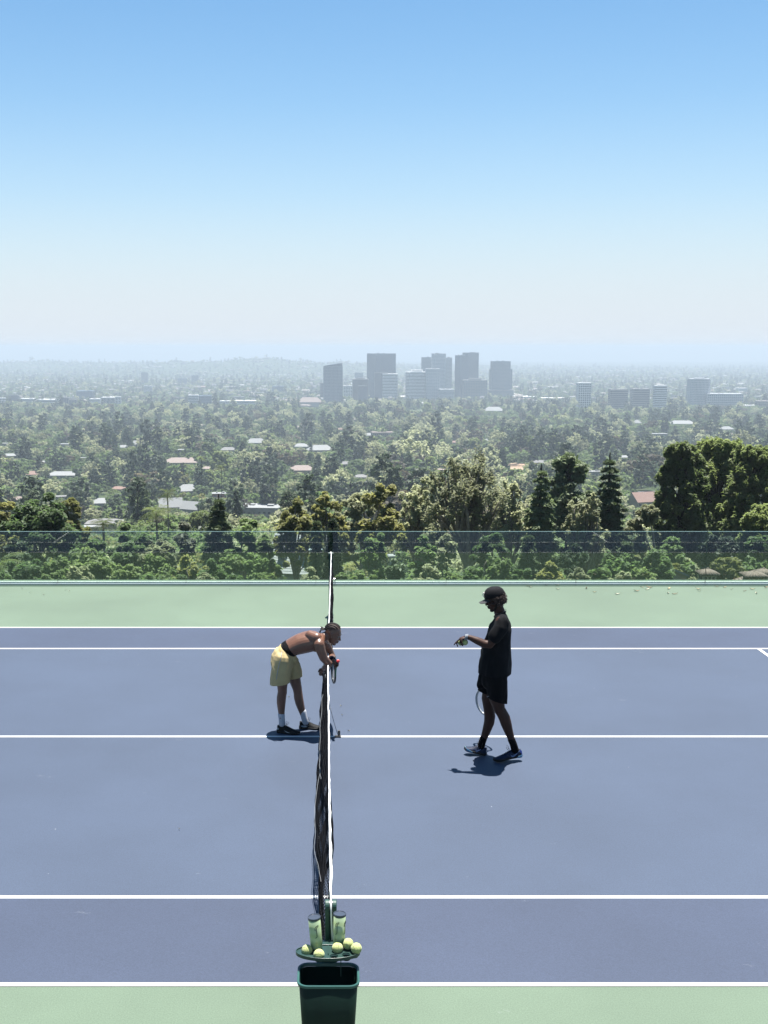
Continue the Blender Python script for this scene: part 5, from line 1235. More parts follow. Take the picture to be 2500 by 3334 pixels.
HS = [ # x0,x1,ytop,ybase, roof, roof material, wall, depth m, rot, chimneys, label
 (500, 590, 1630, 1682, 'gable', 'white', 'white', 12, .18, 2, 'large white gabled house with tall chimneys, left half of the valley'),
 (590, 662, 1640, 1684, 'gable', 'white', 'white', 10, -.5, 0, 'right wing of pale shingled roofs beside the large gabled white house'),
 (277, 402, 1700, 1722, 'hip', 'grey', 'white', 12, .05, 0, 'long low house with grey roof just above the glass on the left'),
 (270, 332, 1716, 1736, 'flat', 'white', 'white', 8, 0, 0, 'white flat terrace building in front of the long grey roof'),
 (528, 668, 1496, 1522, 'hip', 'pinkr', 'cream', 16, .06, 2, 'long pale villa among pines left of centre'),
 (715, 770, 1459, 1474, 'hip', 'grey', 'white', 14, 0, 0, 'dark grey roofed house left of the white hillside villas'),
 (569, 604, 1464, 1482, 'flat', 'white', 'white', 12, 0, 0, 'small white flat roofed house above the long pale villa'),
 (572, 648, 1584, 1620, 'hip', 'white', 'white', 14, .3, 1, 'white house with arched wing behind the pines above the gabled house'),
 (690, 742, 1606, 1632, 'flat+', 'white', 'red', 12, .1, 0, 'red brick house with white flat roof'),
 (776, 925, 1650, 1690, 'flat+', 'white', 'white', 24, -.12, 0, 'wide white flat roofed building right of the weeping cedar'),
 (296, 358, 1628, 1654, 'hip', 'white', 'white', 13, .2, 1, 'pale house between the dark trees left of the gabled house'),
 (0, 28, 1444, 1456, 'flat', 'white', 'white', 14, 0, 0, 'white flat roof at the left edge'),
 (188, 232, 1446, 1456, 'flat', 'white', 'white', 14, 0, 0, 'long white flat roof among pines at left'),
 (388, 412, 1452, 1466, 'gable', 'white', 'white', 12, .4, 0, 'small white gabled house in the pines'),
 (425, 450, 1438, 1460, 'gable', 'white', 'white', 12, 1.0, 0, 'steep pale gable left of the small flat white house'),
 (800, 866, 1432, 1456, 'hip', 'white', 'white', 18, .1, 0, 'white villa group on the slope left of centre'),
 (954, 1006, 1447, 1464, 'hip', 'white', 'white', 16, -.1, 0, 'wide white low roof, left one of the two above the bent player'),
 (1000, 1086, 1454, 1482, 'hip', 'white', 'white', 22, .15, 1, 'largest white mansion roof, right one above the bent player'),
 (938, 1026, 1520, 1546, 'hip', 'pinkr', 'pink', 18, .1, 2, 'pinkish terracotta villa in the centre of the valley'),
 (1210, 1282, 1406, 1428, 'flat', 'pinkr', 'pink', 24, .1, 0, 'pink two storey building in the wood at centre'),
 (1190, 1218, 1412, 1426, 'gable', 'white', 'white', 14, .2, 0, 'small white house beside the pink building'),
 (2055, 2160, 1612, 1664, 'gable', 'terra', 'cream', 15, .35, 1, 'house with large red tiled roof between the cedar and the big pines'),
 (1911, 1958, 1534, 1560, 'flat+', 'white', 'white', 12, .1, 0, 'white flat house behind the pointed cedar'),
 (1945, 1988, 1722, 1785, 'hip', 'terra', 'pink', 9, .2, 0, 'red tiled roof seen through the glass under the cedar'),
 (2128, 2172, 1744, 1770, 'hip', 'terra', 'white', 8, .1, 0, 'small red roof and white wall under the big pines'),
 (1112, 1178, 1754, 1786, 'hip', 'brown', 'cream', 10, .4, 1, 'brown roofed house seen through the glass right of the net post'),
 (1100, 1150, 1786, 1816, 'flat', 'white', 'white', 9, .2, 0, 'bright white terrace right beside the far net post'),
 (1270, 1322, 1808, 1862, 'flat+', 'white', 'white', 8, .1, 0, 'white block seen through the glass beneath the yellow green tree'),
 (2112, 2174, 1412, 1426, 'flat', 'white', 'white', 16, 0, 0, 'long white roof left of the top of the big pines'),
 (2346, 2388, 1392, 1408, 'hip', 'white', 'white', 16, .2, 0, 'white house above the right end of the big pines'),
 (2180, 2266, 1372, 1390, 'hip', 'white', 'white', 22, 0, 1, 'wide pale house below the stepped glass tower'),
 (2062, 2088, 1370, 1388, 'hip', 'white', 'white', 16, 0, 0, 'small white house left of the wide pale house below the towers'),
 (1575, 1642, 1328, 1350, 'hip', 'white', 'white', 30, 0, 0, 'white clubhouse with pillared front and hipped roof on the golf course'),
 (968, 1050, 1298, 1326, 'hip', 'pinkr', 'white', 30, .1, 0, 'large pinkish white building left of the leftmost dark tower'),
 (75, 128, 1538, 1556, 'hip', 'terra', 'cream', 14, .1, 0, 'low house with clay coloured yard behind the pines at left'),
 (150, 262, 1540, 1560, 'hip', 'white', 'white', 16, 0, 0, 'pale roof behind the tall pine trunks at left'),
 (1150, 1200, 1548, 1562, 'hip', 'grey', 'white', 12, 0, 0, 'low grey roof left of the olive gum tree'),
 (2160, 2200, 1556, 1570, 'hip', 'white', 'white', 10, 0, 0, 'scrap of white roof beside the left pine of the clump'),
]
for (x0, x1, yt, yb, rf, rm, wm, dep, rz, ch, lb) in HS:
    x, Y, z, w_, hh, sc = at_rect(x0, x1, yt, yb)
    near = yb > 1700
    k = .6 if rf in ('hip', 'gable') else .95
    h_ = max(2.6, hh * k * .95); dep_ = max(w_ * .45, min(dep, w_ * .8)) if not near else w_ * .6
    if yt < 1480 or near: h_ = max(h_, 3.2)
    rh_ = max(1.2, hh * .55) if rf != 'flat' else None
    house((x, Y + dep_ * .4, z), rz, w_, dep_, h_, rf, rm, wm, rh_, lb, ch, detail=yb > 1380)
    KEEP.append((x0 - 4, x1 + 4, yt - 4, yb - (2 if yb < 1500 else 5), Y))
# the near shingled roof left of the far net post, and the tiled chimneys at lower right
def near_roof():
    x, Y, z, w_, hh, sc = at_rect(890, 1075, 1800, 1906); e = empty('house', (x, Y + 3, z), -.25); tag(e, 'near house with broad white shingle roof and dormer seen through the glass', 'house')
    m_ = MB(); m_.box((0, 0, 0), (w_ / 2 - .4, 6, 2.6)); m_.build('wall', WM['white'], e)
    m_ = MB(); n = 16; H0, H1 = 2.4, 7.6
    for k in range(n):   # overlapping shingle courses
        for s in (-1, 1):
            y0 = 6.6 * (1 - k / n); y1 = 6.6 * (1 - (k + 1) / n); z0 = H0 + (H1 - H0) * k / n; z1 = H0 + (H1 - H0) * (k + 1) / n
            m_.add([(-w_ / 2, s * y0, z0 + .07), (w_ / 2, s * y0, z0 + .07), (w_ / 2, s * y1, z1 + .01), (-w_ / 2, s * y1, z1 + .01), (-w_ / 2, s * y0, z0), (w_ / 2, s * y0, z0)], [(0, 1, 2, 3), (4, 5, 1, 0)])
    r = m_.build('roof', RM['white'], e)
    m_ = MB(); m_.box((w_ * -.22, -4.0, 4.9), (.55, 1.0, .5)); m_.add([(w_ * -.22 - .7, -5.1, 5.3), (w_ * -.22 + .7, -5.1, 5.3), (w_ * -.22, -5.1, 5.9), (w_ * -.22 - .7, -2.6, 5.3), (w_ * -.22 + .7, -2.6, 5.3), (w_ * -.22, -2.6, 5.9)], [(0, 1, 2), (0, 2, 5, 3), (1, 4, 5, 2)]); m_.build('dormer', WIN, r)
    m_ = MB(); m_.tube([(w_ * .30, -3, 0), (w_ * .30, -3, 6.0)], 2.2, 28); m_.build('stair_turret', RM['teal'], e)
    m_ = MB(); m_.box((w_ * .05, 0, 7.7), (.5, .5, 1.0)); m_.build('chimney', CHB, r)
    KEEP.append((892, 975, 1806, 1896, Y)); return Y
near_roof()
KEEP += [(2266, 2336, 1850, 1897, 55), (2412, 2520, 1848, 1900, 50), (2145, 2280, 1876, 1902, 56)]
TILE = mat('mottled clay tiles', (.15, .115, .095), .9, var=.35, scale=9, bump=.5, bscale=12); STUC = wallm('warm grey stucco', (.34, .30, .25))
def cap_chimney(px, top, base, wpx, Y, label):
    p = W(px, base, Y); sc = F / (Y * cT + (HC - p.z) * sT); t = W(px, top, Y); w_ = wpx / sc; H = t.z - p.z
    e = empty('chimney', (p.x, Y, p.z - 3.5)); tag(e, label, 'chimney', 'tile capped chimneys of the house below the court')
    b0 = 3.5; m_ = MB(); hw = w_ * .36; m_.box((0, 0, (b0 + H * .62) / 2), (hw, hw, (b0 + H * .62) / 2)); m_.box((0, 0, b0 + H * .60), (hw * 1.14, hw * 1.14, H * .035)); m_.box((0, 0, b0 + H * .12), (hw * 1.08, hw * 1.08, H * .03)); m_.build('stack', STUC, e)
    for s in range(4):
        for k in (-1, 0, 1):
            a = s * PI / 2; m_ = MB(); cx_, cy_ = (k * hw * .55, -hw - .004); c, sn = math.cos(a), math.sin(a); m_.box((cx_ * c - cy_ * sn, cx_ * sn + cy_ * c, b0 + H * .38), (hw * .16, .01, H * .12), a); m_.build('vent', WIN, e)
    m_ = MB(); z0 = b0 + H * .66; z1 = b0 + H; R0 = w_ * .50
    for s in range(4):       # rows of half round tiles
        a = s * PI / 2; c, sn = math.cos(a), math.sin(a); n = 7
        for k in range(n):
            u = -1 + 2 * (k + .5) / n; p0 = (u * R0, -R0, z0); p1 = (u * R0 * .12, -R0 * .12, z1 - (.0))
            q = [(x * c - y * sn, x * sn + y * c, z) for x, y, z in (p0, tuple((a_ + b_) / 2 for a_, b_ in zip(p0, p1)), p1)]; m_.tube(q, [R0 / n * 1.05, R0 / n * .62, R0 / n * .2], 8)
    m_.ell((0, 0, z1), (R0 * .16, R0 * .16, R0 * .14), None, 10, 6); m_.build('tile_cap', TILE, e, smooth=True)
cap_chimney(2302, 1852, 1896, 62, 55, 'tile capped chimney standing alone at lower right, left one of three')
cap_chimney(2452, 1860, 1899, 72, 50, 'front tile capped chimney of the pair at the right edge')
cap_chimney(2484, 1851, 1895, 60, 54, 'rear tile capped chimney of the pair at the right edge')
e = empty('house', (W(2212, 1899, 56).x, 58, W(2212, 1899, 56).z)); tag(e, 'pale gable top of the house just below the court edge at right', 'house')
g = F / (56 * cT + 9 * sT); hw = 64 / g; hh_ = 20 / g
m_ = MB(); m_.add([(-hw, 0, -.3), (hw, 0, -.3), (hw, 0, 0), (hw * .25, 0, hh_ * .9), (-hw, 0, 0), (-hw, .3, -.3), (hw, .3, -.3), (hw, .3, 0), (hw * .25, .3, hh_ * .9), (-hw, .3, 0)], [(0, 1, 2, 3, 4), (5, 9, 8, 7, 6), (0, 5, 6, 1)]); m_.build('wall', STUC, e)
m_ = MB(); 
for (xa, za), (xb_, zb_) in (((-hw * 1.05, -.04), (hw * .25, hh_ * .93)), ((hw * .25, hh_ * .93), (hw * 1.05, -.04))):
    m_.add([(xa, -.2, za), (xb_, -.2, zb_), (xb_, .35, zb_ - .05), (xa, .35, za - .05), (xa, -.2, za + .10), (xb_, -.2, zb_ + .10), (xb_, .35, zb_ + .05), (xa, .35, za + .05)], [(0, 3, 2, 1), (4, 5, 6, 7), (0, 1, 5, 4), (0, 4, 7, 3), (1, 2, 6, 5)])
m_.build('roof', RM['white'], e)
e = empty('house', (W(2435, 1899, 60).x, 60, W(2435, 1899, 60).z - 1.15)); tag(e, 'tiled ridge of the house under the pair of chimneys', 'house')
m_ = MB(); m_.box((0, .8, -.4), (.85, .9, 1.0)); m_.build('wall', STUC, e); m_ = MB()
for k in range(-5, 6): m_.tube([(k * .16, -.2, 1.0 - abs(k) * .05), (k * .16, .8, 1.25 - abs(k) * .05), (k * .16, 1.8, 1.0 - abs(k) * .05)], .10, 8)
m_.build('roof', TILE, e, smooth=True)
# further roofs that peep out between the crowns
rh_g = np.random.default_rng(77); NH = 0
for i in range(400):
    row = rh_g.uniform(1372, 1700); px = rh_g.uniform(-20, 2520)
    if any(x0 - 60 < px < x1 + 60 and y0 - 14 < row < y1 + 14 for x0, x1, y0, y1, Yk in KEEP) or (row > 1560 and px > 960): continue
    x, Y, z = ground_at(px, row); sc = F / (Y * cT + (HC - z) * sT); w_ = rh_g.uniform(11, 19); rf_ = ['hip', 'gable', 'hip', 'flat'][i % 4]; rm_ = ['white', 'pinkr', 'white', 'grey', 'brown', 'white', 'terra'][i % 7]
    tone = {'white': 'pale roofed', 'pinkr': 'pinkish tiled', 'grey': 'grey roofed', 'brown': 'brown roofed', 'terra': 'red tiled'}[rm_]; zone = 'left of the bent player' if px < 880 else ('above the two players' if px < 1700 else 'right of the standing player'); dist = 'near' if row > 1560 else ('midway' if row > 1450 else 'distant')
    house((x, Y, z), rh_g.uniform(-.6, .6), w_, w_ * .6, rh_g.uniform(3, 5.5), rf_, rm_, 'cream' if i % 3 == 0 else 'white', rh_g.uniform(1.6, 3), f'{dist} {tone} {rf_} roof house half hidden among valley trees, {zone}', i % 2, group=f'{dist} {tone} {rf_} roof houses among valley trees, {zone}', detail=False)
    wp = w_ * sc; KEEP.append((px - wp * .32, px + wp * .32, row - 6.5 * sc, row - 3.0 * sc, Y)); NH += 1
    if NH >= 26: break
# ---------------------------------------------------------------- patches of open ground
def patch(name, pts, m_mat, kind='structure', dz=.5, n=16, Yk=None):
    """terrain-hugging sheet over a picture polygon given as left/right edges per row"""
    V = []; Fc = []
    for row, xa, xb_ in pts:
        for k in range(n + 1):
            x, Y, z = ground_at(xa + (xb_ - xa) * k / n, row); V.append((x, Y, z + dz))
    for i in range(len(pts) - 1):
        for k in range(n): a = i * (n + 1) + k; Fc.append((a, a + 1, a + n + 2, a + n + 1))
    o = mesh_obj(name, V, Fc, m_mat, smooth=True); tag(o, kind=kind)
    x0, x1 = min(p[1] for p in pts), max(p[2] for p in pts); KEEP.append((x0, x1, pts[0][0] if pts[0][0] < pts[-1][0] else pts[-1][0], max(p[0] for p in pts) - 1, min(v[1] for v in V)))
LAWN = mat('mown fairway grass', (.105, .145, .055), .9, var=.18, scale=.02); EARTH = mat('bare earth', (.30, .21, .14), .95, var=.3, scale=.05); ROAD = mat('asphalt road', (.16, .165, .17), .9, var=.1, scale=.1)
patch('fairway', [(1394, 1770, 1900), (1388, 1740, 1930), (1380, 1716, 1936), (1372, 1716, 1880), (1364, 1750, 1820)], LAWN)
patch('lawn', [(1364, 1560, 1690), (1358, 1500, 1700), (1352, 1480, 1680), (1346, 1460, 1590), (1338, 1540, 1575)], LAWN)
patch('lawn', [(1342, 1310, 1380), (1334, 1320, 1392), (1328, 1325, 1390)], LAWN)
patch('bare_ground', [(1534, 1640, 1700), (1524, 1640, 1716), (1514, 1652, 1712), (1508, 1668, 1695)], EARTH)
patch('road', [(1530, 1884, 1900), (1518, 1880, 1908), (1506, 1878, 1900), (1494, 1874, 1884)], ROAD, n=4)
patch('road', [(1612, 2046, 2130), (1606, 2060, 2150), (1600, 2090, 2142)], ROAD, n=6)
# ---------------------------------------------------------------- towers
def gl(n, c, r=.25): return mat(n, c, r, .5, var=.08, scale=.02)
GL = {'navy': gl('dark blue curtain wall', (.016, .042, .10)), 'slate': gl('slate curtain wall', (.03, .065, .125)), 'blue': gl('pale blue curtain wall', (.14, .22, .29)), 'brown': gl('bronze curtain wall', (.06, .06, .065)), 'grey': gl('grey curtain wall', (.075, .115, .16)), 'dk': gl('black ribbon glass', (.03, .035, .04))}
FR = {'white': mat('white concrete band', (.80, .80, .78), .8, var=.04), 'grey': mat('grey concrete band', (.22, .22, .22), .8, var=.04), 'dark': mat('dark metal band', (.06, .07, .08), .6), 'beige': mat('beige stone band', (.32, .27, .24), .8, var=.04), 'steel': mat('steel band', (.11, .17, .24), .5), 'pale': mat('pale stone band', (.50, .52, .54), .7, var=.04)}
def prism(m_, poly, z0, z1, zt=None):
    n = len(poly); top = zt or [z1] * n; m_.add([(x, y, z0) for x, y in poly] + [(x, y, t) for (x, y), t in zip(poly, top)], [tuple(range(n))[::-1], tuple(range(n, 2 * n))] + [(i, (i + 1) % n, n + (i + 1) % n, n + i) for i in range(n)])
def inset(poly, k):
    cx_ = sum(p[0] for p in poly) / len(poly); cy_ = sum(p[1] for p in poly) / len(poly); return [((x - cx_) * k + cx_, (y - cy_) * k + cy_) for x, y in poly]
def tower(x0, x1, top, base, glass, frame_, style, label, shape='box', pent=0, slant=0, group=None, ylow=1300, push=0, name='office_tower', cat='tower', rot=0.0):
    x, Y, z = ground_at((x0 + x1) / 2, base); Y += push
    sc = F / (Y * cT + (HC - z) * sT); w_ = (x1 - x0 - 3) / sc; H = W((x0 + x1) / 2, top + 1.5, Y).z - z; x = ((x0 + x1) / 2 - CX) / sc; dd = min(w_ * .8, 46)
    e = empty(name, (x, Y, z), 0); tag(e, label, cat, group)
    hw, hd = w_ / 2, dd / 2
    if shape == 'box': poly = [(-hw, -hd), (hw, -hd), (hw, hd), (-hw, hd)]
    elif shape == 'angle': poly = [(-hw, -hd * .1), (-hw * .25, -hd), (hw, -hd * .2), (hw * .3, hd)]
    elif shape == 'tri': poly = [(-hw, hd * .3), (-hw * .38, -hd), (hw, -hd * .6), (0, hd * 1.3)]
    elif shape == 'tri2': poly = [(-hw, -hd), (hw * .55, -hd * .8), (hw, 0), (-hw * .2, hd)]
    elif shape == 'round': poly = [(-hw * math.cos(t), -hd * (.55 + .45 * math.sin(t))) for t in np.linspace(0, PI, 9)] + [(hw, hd), (-hw, hd)]
    elif shape == 'oct': poly = [(-hw, -hd * .5), (-hw * .7, -hd), (hw * .7, -hd), (hw, -hd * .5), (hw, hd), (-hw, hd)]
    m_ = MB(); tops = None
    if slant: tops = [H - slant * H * (1 - (px_ + hw) / (2 * hw)) for px_, _ in poly]
    prism(m_, poly, -6, H, tops); c = m_.build('glass_facade', GL[glass], e)
    fl = max(4, int(H / 5.2)); zmin = 0; ztop = H * (1 - slant) if slant else H
    if style in ('band', 'grid', 'both'):
        m_ = MB(); big = inset(poly, 1 + .8 / w_)
        nb = fl if H > 45 else max(3, int(H / 4.6)); 
        for k in range(nb):
            zc = ztop * (k + .5) / nb; t = ztop / nb * (.22 if style != 'band' else .27); prism(m_, big, zc - t, zc + t)
        m_.build('floor_bands', FR[frame_], e)
    if style in ('fin', 'grid', 'both'):
        m_ = MB(); n = len(poly)
        for i in range(n):
            (ax, ay), (bx, by) = poly[i], poly[(i + 1) % n]
            if (ay + by) / 2 > hd * .6: continue
            L = math.hypot(bx - ax, by - ay); kf = max(2, int(L / (4.2 if style != 'grid' else 6)))
            ang = math.atan2(by - ay, bx - ax)
            for k in range(kf + 1):
                t = k / kf; px_ = ax + (bx - ax) * t; m_.box((px_, ay + (by - ay) * t, (ztop - 3) / 2), (.45 if style == 'fin' else .8, .55, ztop / 2 - 1.5), ang)
        m_.build('fins', FR[frame_], e)
    m_ = MB(); big = inset(poly, 1 + 1.0 / w_)
    if not slant: prism(m_, big, H - 2.2, H + .8); m_.build('parapet', FR[frame_], e)
    if pent: m_ = MB(); prism(m_, inset(poly, .55), H + .81, H + pent / sc); m_.build('plant_room', FR[frame_ if frame_ != 'dark' else 'grey'], e)
    if not slant:
        m_ = MB(); r = random.Random(int(x0))
        for k in range(3): m_.box((r.uniform(-.5, .5) * hw, r.uniform(-.2, .4) * hd, H + 1.2), (r.uniform(1, 4), r.uniform(1, 3), 1.6))
        if w_ > 20: m_.build('roof_plant', FR['grey'], e)
    KEEP.append((x0, x1, top - 4, base - 16, Y)); return e
TW = [
 (1041, 1054, 1246, 1306, 'navy', 'dark', 'band', 'narrow dark block peeking out left of the slant topped tower', dict(push=120)),
 (1052, 1116, 1180, 1316, 'navy', 'steel', 'both', 'dark blue glass tower with slanting roof, leftmost of the downtown cluster', dict(slant=.07, shape='tri2')),
 (1153, 1183, 1211, 1300, 'blue', 'pale', 'band', 'faint pale tower far behind, between slant topped and tallest flat tower', dict(push=900)),
 (1117, 1148, 1254, 1300, 'dk', 'white', 'grid', 'low white gridded block right of the slant topped tower', dict(push=60)),
 (1146, 1200, 1233, 1312, 'brown', 'grey', 'fin', 'mid height bronze tower with vertical ribs in front of the tallest flat tower', dict(push=30, pent=4)),
 (1165, 1195, 1255, 1314, 'navy', 'dark', 'fin', 'dark ribbed block standing in front of the bronze tower', {}),
 (1193, 1288, 1150, 1308, 'slate', 'steel', 'fin', 'widest tall flat topped tower with pale crown band', dict(shape='tri', push=160)),
 (1218, 1262, 1212, 1308, 'navy', 'dark', 'fin', 'dark block against the foot of the widest flat topped tower', dict(push=80)),
 (1243, 1295, 1216, 1306, 'dk', 'white', 'band', 'rounded white banded tower in the middle of the cluster', dict(shape='round')),
 (1319, 1392, 1210, 1305, 'dk', 'white', 'band', 'broad white banded tower right of the rounded one', dict(pent=8, shape='oct')),
 (1370, 1405, 1162, 1300, 'slate', 'steel', 'both', 'grey stepped tower behind the broad banded tower', dict(push=400)),
 (1384, 1430, 1199, 1308, 'blue', 'pale', 'grid', 'pale gridded tower right behind the broad banded tower', dict(push=60)),
 (1403, 1450, 1150, 1304, 'blue', 'pale', 'band', 'light blue glass tower with stepped crown', dict(push=260, pent=0, shape='oct')),
 (1446, 1470, 1163, 1302, 'grey', 'pale', 'both', 'slim pale tower attached right of the light blue glass tower', dict(push=300)),
 (1427, 1477, 1266, 1308, 'grey', 'pale', 'band', 'low pale block at the foot of the light blue glass tower', dict(push=20)),
 (1503, 1556, 1147, 1300, 'slate', 'steel', 'fin', 'rear one of the twin dark flat topped towers', dict(push=320, shape='tri')),
 (1478, 1523, 1156, 1304, 'slate', 'steel', 'fin', 'front one of the twin dark flat topped towers', dict(push=120, shape='angle')),
 (1506, 1584, 1236, 1302, 'grey', 'grey', 'grid', 'wide low grey gridded block in front of the twin towers', dict(pent=6)),
 (1596, 1658, 1175, 1296, 'slate', 'steel', 'both', 'dark stepped tower, rightmost of the downtown cluster', dict(push=40)),
 (1592, 1664, 1200, 1296, 'slate', 'steel', 'both', 'lower shoulders wrapped around the rightmost dark stepped tower', dict(push=60)),
 (1588, 1670, 1268, 1296, 'grey', 'grey', 'band', 'broad podium at the foot of the rightmost stepped tower', dict(push=20)),
 (1876, 1920, 1245, 1338, 'dk', 'white', 'grid', 'slender white gridded apartment tower right of the golf course', dict(pent=2)),
 (1981, 2038, 1266, 1342, 'dk', 'grey', 'band', 'brownish banded block, left one of a similar pair', {}),
 (2053, 2109, 1264, 1336, 'dk', 'grey', 'band', 'brownish banded block, right one of a similar pair', {}),
 (2126, 2166, 1254, 1338, 'dk', 'white', 'band', 'narrow white balconied apartment tower right of the banded pair', dict(pent=3)),
 (2239, 2306, 1232, 1332, 'blue', 'pale', 'both', 'pale glass apartment tower with chamfered crown at right', dict(shape='oct', pent=3, push=60)),
 (2292, 2411, 1280, 1332, 'grey', 'pale', 'grid', 'wide mid rise slab joined to the pale glass tower', {}),
 (2461, 2510, 1304, 1336, 'dk', 'beige', 'grid', 'pinkish apartment block at the right edge', {}),
 (2397, 2430, 1262, 1280, 'grey', 'white', 'band', 'faint white roofed block far behind the wide slab', dict(push=0)),
 (0, 19, 1294, 1322, 'dk', 'white', 'band', 'white banded block cut by the left edge', {}),
 (30, 63, 1286, 1318, 'navy', 'dark', 'band', 'dark square office block at far left', {}),
 (70, 116, 1296, 1318, 'grey', 'white', 'band', 'low pale block right of the dark square office block', {}),
 (129, 190, 1299, 1324, 'dk', 'white', 'band', 'white banded office block, fourth building from the left edge', {}),
 (202, 226, 1293, 1326, 'navy', 'grey', 'fin', 'slim dark ribbed office building left of centre left group', {}),
 (224, 252, 1299, 1326, 'navy', 'grey', 'fin', 'dark ribbed building joined to the slim dark one', {}),
 (252, 307, 1271, 1302, 'slate', 'steel', 'band', 'hazy dark slab behind the left group of office blocks', {}),
 (293, 328, 1297, 1322, 'dk', 'white', 'band', 'small white banded block between dark ribbed buildings', {}),
 (332, 378, 1292, 1327, 'navy', 'white', 'fin', 'ribbed dark office block with white end, right of the small white one', {}),
 (376, 396, 1290, 1327, 'dk', 'white', 'grid', 'white stair end of the ribbed dark office block', {}),
 (469, 497, 1255, 1285, 'grey', 'pale', 'band', 'lone small pale block in the hazy plain at left', {}),
 (460, 483, 1211, 1250, 'slate', 'steel', 'fin', 'very faint tall block below the ridge at left', {}),
 (578, 610, 1230, 1252, 'slate', 'steel', 'band', 'very faint low slab below the ridge', {}),
 (623, 648, 1220, 1252, 'slate', 'steel', 'fin', 'very faint block below the ridge right of the low slab', {}),
 (613, 648, 1285, 1326, 'dk', 'white', 'band', 'pale banded left half of the broad double office block', {}),
 (648, 690, 1287, 1326, 'slate', 'steel', 'both', 'darker right half of the broad double office block', {}),
 (715, 755, 1304, 1328, 'dk', 'white', 'band', 'low white banded building right of the broad double block', {}),
 (757, 846, 1303, 1330, 'grey', 'white', 'band', 'long low white building on the plain left of the cluster', {}),
 (885, 925, 1256, 1280, 'slate', 'steel', 'band', 'hazy dark low block left of the cluster', {}),
 (1700, 1745, 1290, 1302, 'grey', 'white', 'band', 'low white shopping block right of the cluster', {}),
 (1760, 1850, 1294, 1306, 'grey', 'white', 'band', 'long low white roof between cluster and gridded tower', {}),
 (2415, 2460, 1318, 1334, 'grey', 'white', 'band', 'low white block left of the pinkish apartment block', {}),
 (1300, 1345, 1290, 1304, 'grey', 'white', 'band', 'low white podium between the two white banded towers', {}),
 (1670, 1720, 1288, 1298, 'grey', 'white', 'band', 'low white roofs right of the rightmost stepped tower', {}),
]
for x0, x1, t, b_, g_, f_, st, lb, kw in TW:
    if t > 1250 and b_ - t < 60: kw = dict(kw); nm = 'office_block'; ct = 'building'
    else: nm = 'office_tower'; ct = 'tower'
    tower(x0, x1, t, b_, g_, f_, st, lb, name=nm, cat=ct, **kw)
# ---------------------------------------------------------------- low buildings of the plain
def rowpx_to_Y(row): return find_Y(CX, row, 300)
MIX = bpy.data.materials.new('city roofs and walls'); MIX.use_nodes = True; nt = MIX.node_tree; b = nt.nodes['Principled BSDF']; b.inputs['Roughness'].default_value = .8
geo = N(nt, 'ShaderNodeNewGeometry'); cr = N(nt, 'ShaderNodeValToRGB'); cr.color_ramp.interpolation = 'CONSTANT'
for i, (p_, c_) in enumerate(((0, (.26, .26, .25)), (.22, (.18, .17, .16)), (.38, (.40, .40, .39)), (.52, (.24, .17, .14)), (.66, (.13, .13, .14)), (.84, (.32, .29, .26)))):
    e_ = cr.color_ramp.elements[i] if i < 2 else cr.color_ramp.elements.new(p_); e_.position = p_; e_.color = (*c_, 1)
nt.links.new(geo.outputs['Random Per Island'], cr.inputs['Fac']); nt.links.new(cr.outputs[0], b.inputs['Base Color'])
def box_arrays(cx_, cy_, cz_, hx_, hy_, hz_, rz_):
    s = np.array([[-1, -1, -1], [1, -1, -1], [1, 1, -1], [-1, 1, -1], [-1, -1, 1], [1, -1, 1], [1, 1, 1], [-1, 1, 1]], float)
    n = len(cx_); P = s[None] * np.stack([hx_, hy_, hz_], -1)[:, None]; c, sn = np.cos(rz_)[:, None], np.sin(rz_)[:, None]
    X = P[..., 0] * c - P[..., 1] * sn + cx_[:, None]; Yv = P[..., 0] * sn + P[..., 1] * c + cy_[:, None]; Z = P[..., 2] + cz_[:, None]
    V = np.stack([X, Yv, Z], -1).reshape(-1, 3); f = np.array([[0, 3, 2, 1], [4, 5, 6, 7], [0, 1, 5, 4], [1, 2, 6, 5], [2, 3, 7, 6], [3, 0, 4, 7]])
    return V, (f[None] + (np.arange(n) * 8)[:, None, None]).reshape(-1, 4)
